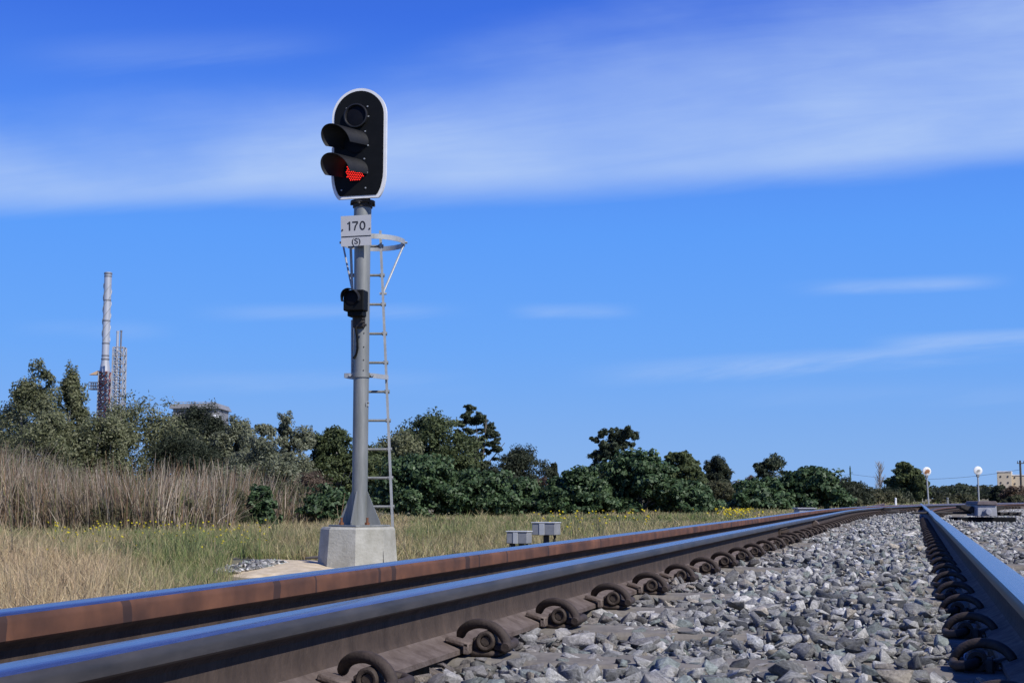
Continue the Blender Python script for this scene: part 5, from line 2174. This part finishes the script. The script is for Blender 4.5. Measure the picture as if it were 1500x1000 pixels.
prism(bm, [(-22 * pm, cz(549)), (-9 * pm, cz(549)), (-9 * pm, cz(543))], -5 * pm, 5 * pm)
obj_from_bm('canopy', bm, M['orange'], ch)

lg = P(175.5, 505, CD - 8)
lg.z = float(gz(lg.x, lg.y))
lt = empty('lattice_tower', lg, YAW)
tag(lt, 'thin grey lattice tower with two pipes right of the chimney stack', 'lattice tower')
zl = lambda py: P(176, py, CD - 8).z - lg.z
bm = bmesh.new()
lattice(bm, 17 * pm, 15 * pm, zl(640), zl(509), 11, 0.17)
obj_from_bm('lattice_frame', bm, M['frame_grey'], lt)
for sx, tp in ((-3.5, 485), (1.5, 484)):
    bm = bmesh.new()
    tube(bm, [(sx * pm, 0, zl(640)), (sx * pm, 0, zl(tp))], (1.9 if sx < 0 else 1.2) * pm, 12)
    tube(bm, [(sx * pm, 0, zl(tp + 2)), (sx * pm, 0, zl(tp) + 0.05)], (2.2 if sx < 0 else 1.5) * pm, 12)
    obj_from_bm('pipe', bm, M['chimney'] if sx < 0 else M['chimney_dark'], lt, 40)

# industrial building behind the trees
ID = 210.0
ig = G(283, ID)
ib = empty('industrial_building', ig, YAW)
tag(ib, 'grey flat roofed industrial building peeping over the trees left of the mast', 'building')
ip = ID / F
zi = lambda py: P(283, py, ID).z - ig.z
bm = bmesh.new()
box(bm, (66 * ip, 8, zi(598)), T(0, 4, zi(598) / 2), 0.05)
obj_from_bm('wall', bm, M['wall_grey'], ib)
bm = bmesh.new()
prism(bm, [(-38 * ip, zi(598)), (36 * ip, zi(598)), (31 * ip, zi(590)), (-36 * ip, zi(592))], -0.5, 9)
rf = obj_from_bm('roof', bm, M['roof_grey'], ib)
bm = bmesh.new()
for x in range(-30, 31, 6):
    tube(bm, [(x * ip, -0.2, zi(592)), (x * ip, -0.2, zi(589))], 0.05, 4)
tube(bm, [(-32 * ip, -0.2, zi(589)), (30 * ip, -0.2, zi(589))], 0.05, 4)
obj_from_bm('railing', bm, M['frame_grey'], rf)
bm = bmesh.new()
box(bm, (8 * ip, 1.0, 7 * ip), T(32 * ip, -0.6, zi(611)), 0.02)
obj_from_bm('vent_box', bm, M['white'], ib)

# cream building on the right
BD = 260.0
bgp = G(1482, BD)
cb = empty('cream_building', bgp, YAW - R(21))
tag(cb, 'cream block building with small dark windows at the right border', 'building')
bp_ = BD / F
zc_ = lambda py: P(1482, py, BD).z - bgp.z
bm = bmesh.new()
box(bm, (20 * bp_, 8, zc_(691)), T(-9 * bp_, 4, zc_(691) / 2), 0.04)
box(bm, (30 * bp_, 6.5, zc_(696)), T(16 * bp_, 4.4, zc_(696) / 2), 0.04)
cw = obj_from_bm('wall', bm, M['cream'], cb)
bm = bmesh.new()
box(bm, (20.6 * bp_, 8.2, 0.2), T(-9 * bp_, 4, zc_(691) + 0.1))
box(bm, (30.6 * bp_, 6.7, 0.2), T(16.4 * bp_, 4.4, zc_(696) + 0.1))
obj_from_bm('parapet', bm, M['white'], cb)
for x in (-14, -4, 5, 14, 24):
    for py in (697.5, 706.5):
        bm = bmesh.new()
        box(bm, (1.9 * bp_, 0.12, 2.2 * bp_), T(x * bp_, (-0.02 if x < 0 else 1.12), zc_(py if x < 0 else py + 1.5)))
        obj_from_bm('window', bm, M['window'], cb)


# utility poles and wire
def upole(px, top, D, r, mat, label, arm):
    g = G(px, D)
    root = empty('utility_pole', g, YAW)
    tag(root, label, 'utility pole')
    H = P(px, top, D).z - g.z
    bm = bmesh.new()
    tube(bm, [(0, 0, -0.5), (0, 0, H)], [r, r * 0.75], 10)
    obj_from_bm('shaft', bm, mat, root, 40)
    bm = bmesh.new()
    if arm:
        box(bm, (arm, 0.12, 0.12), T(0, -r, H - 0.4), 0.01)
        for x in (-0.42, 0, 0.42):
            tube(bm, [(x * arm, -r, H - 0.34), (x * arm, -r, H - 0.08)], 0.05, 6)
    else:
        tube(bm, [(0, 0, H), (0, 0, H + 0.25)], 0.06, 6)
        box(bm, (0.5, 0.1, 0.1), T(0.15, -r, H - 0.9), 0.01)
    obj_from_bm('crossarm', bm, mat, root)
    return root, H


upole(1246.5, 684, 230, 0.16, M['pole_green'], 'thin green utility pole left of the bare tree', 0)
upole(1496.5, 674, 190, 0.17, M['pole_dark'], 'dark timber utility pole at the right border', 1.0)
bm = bmesh.new()
pts = []
A, B = P(1246.5, 694, 230), P(1496.5, 687, 190)
for i in range(41):
    t = i / 40
    p = A.lerp(B, t)
    p.z -= 1.1 * 4 * t * (1 - t)
    pts.append(p)
tube(bm, pts, 0.02, 4)
A2 = P(1040, 705, 270)
pts = []
for i in range(21):
    t = i / 20
    p = A2.lerp(A, t)
    p.z -= 0.8 * 4 * t * (1 - t)
    pts.append(p)
tube(bm, pts, 0.02, 4)
wo = obj_from_bm('power_line', bm, M['pole_dark'])
tag(wo, 'thin sagging power line strung between the utility poles', 'power line')
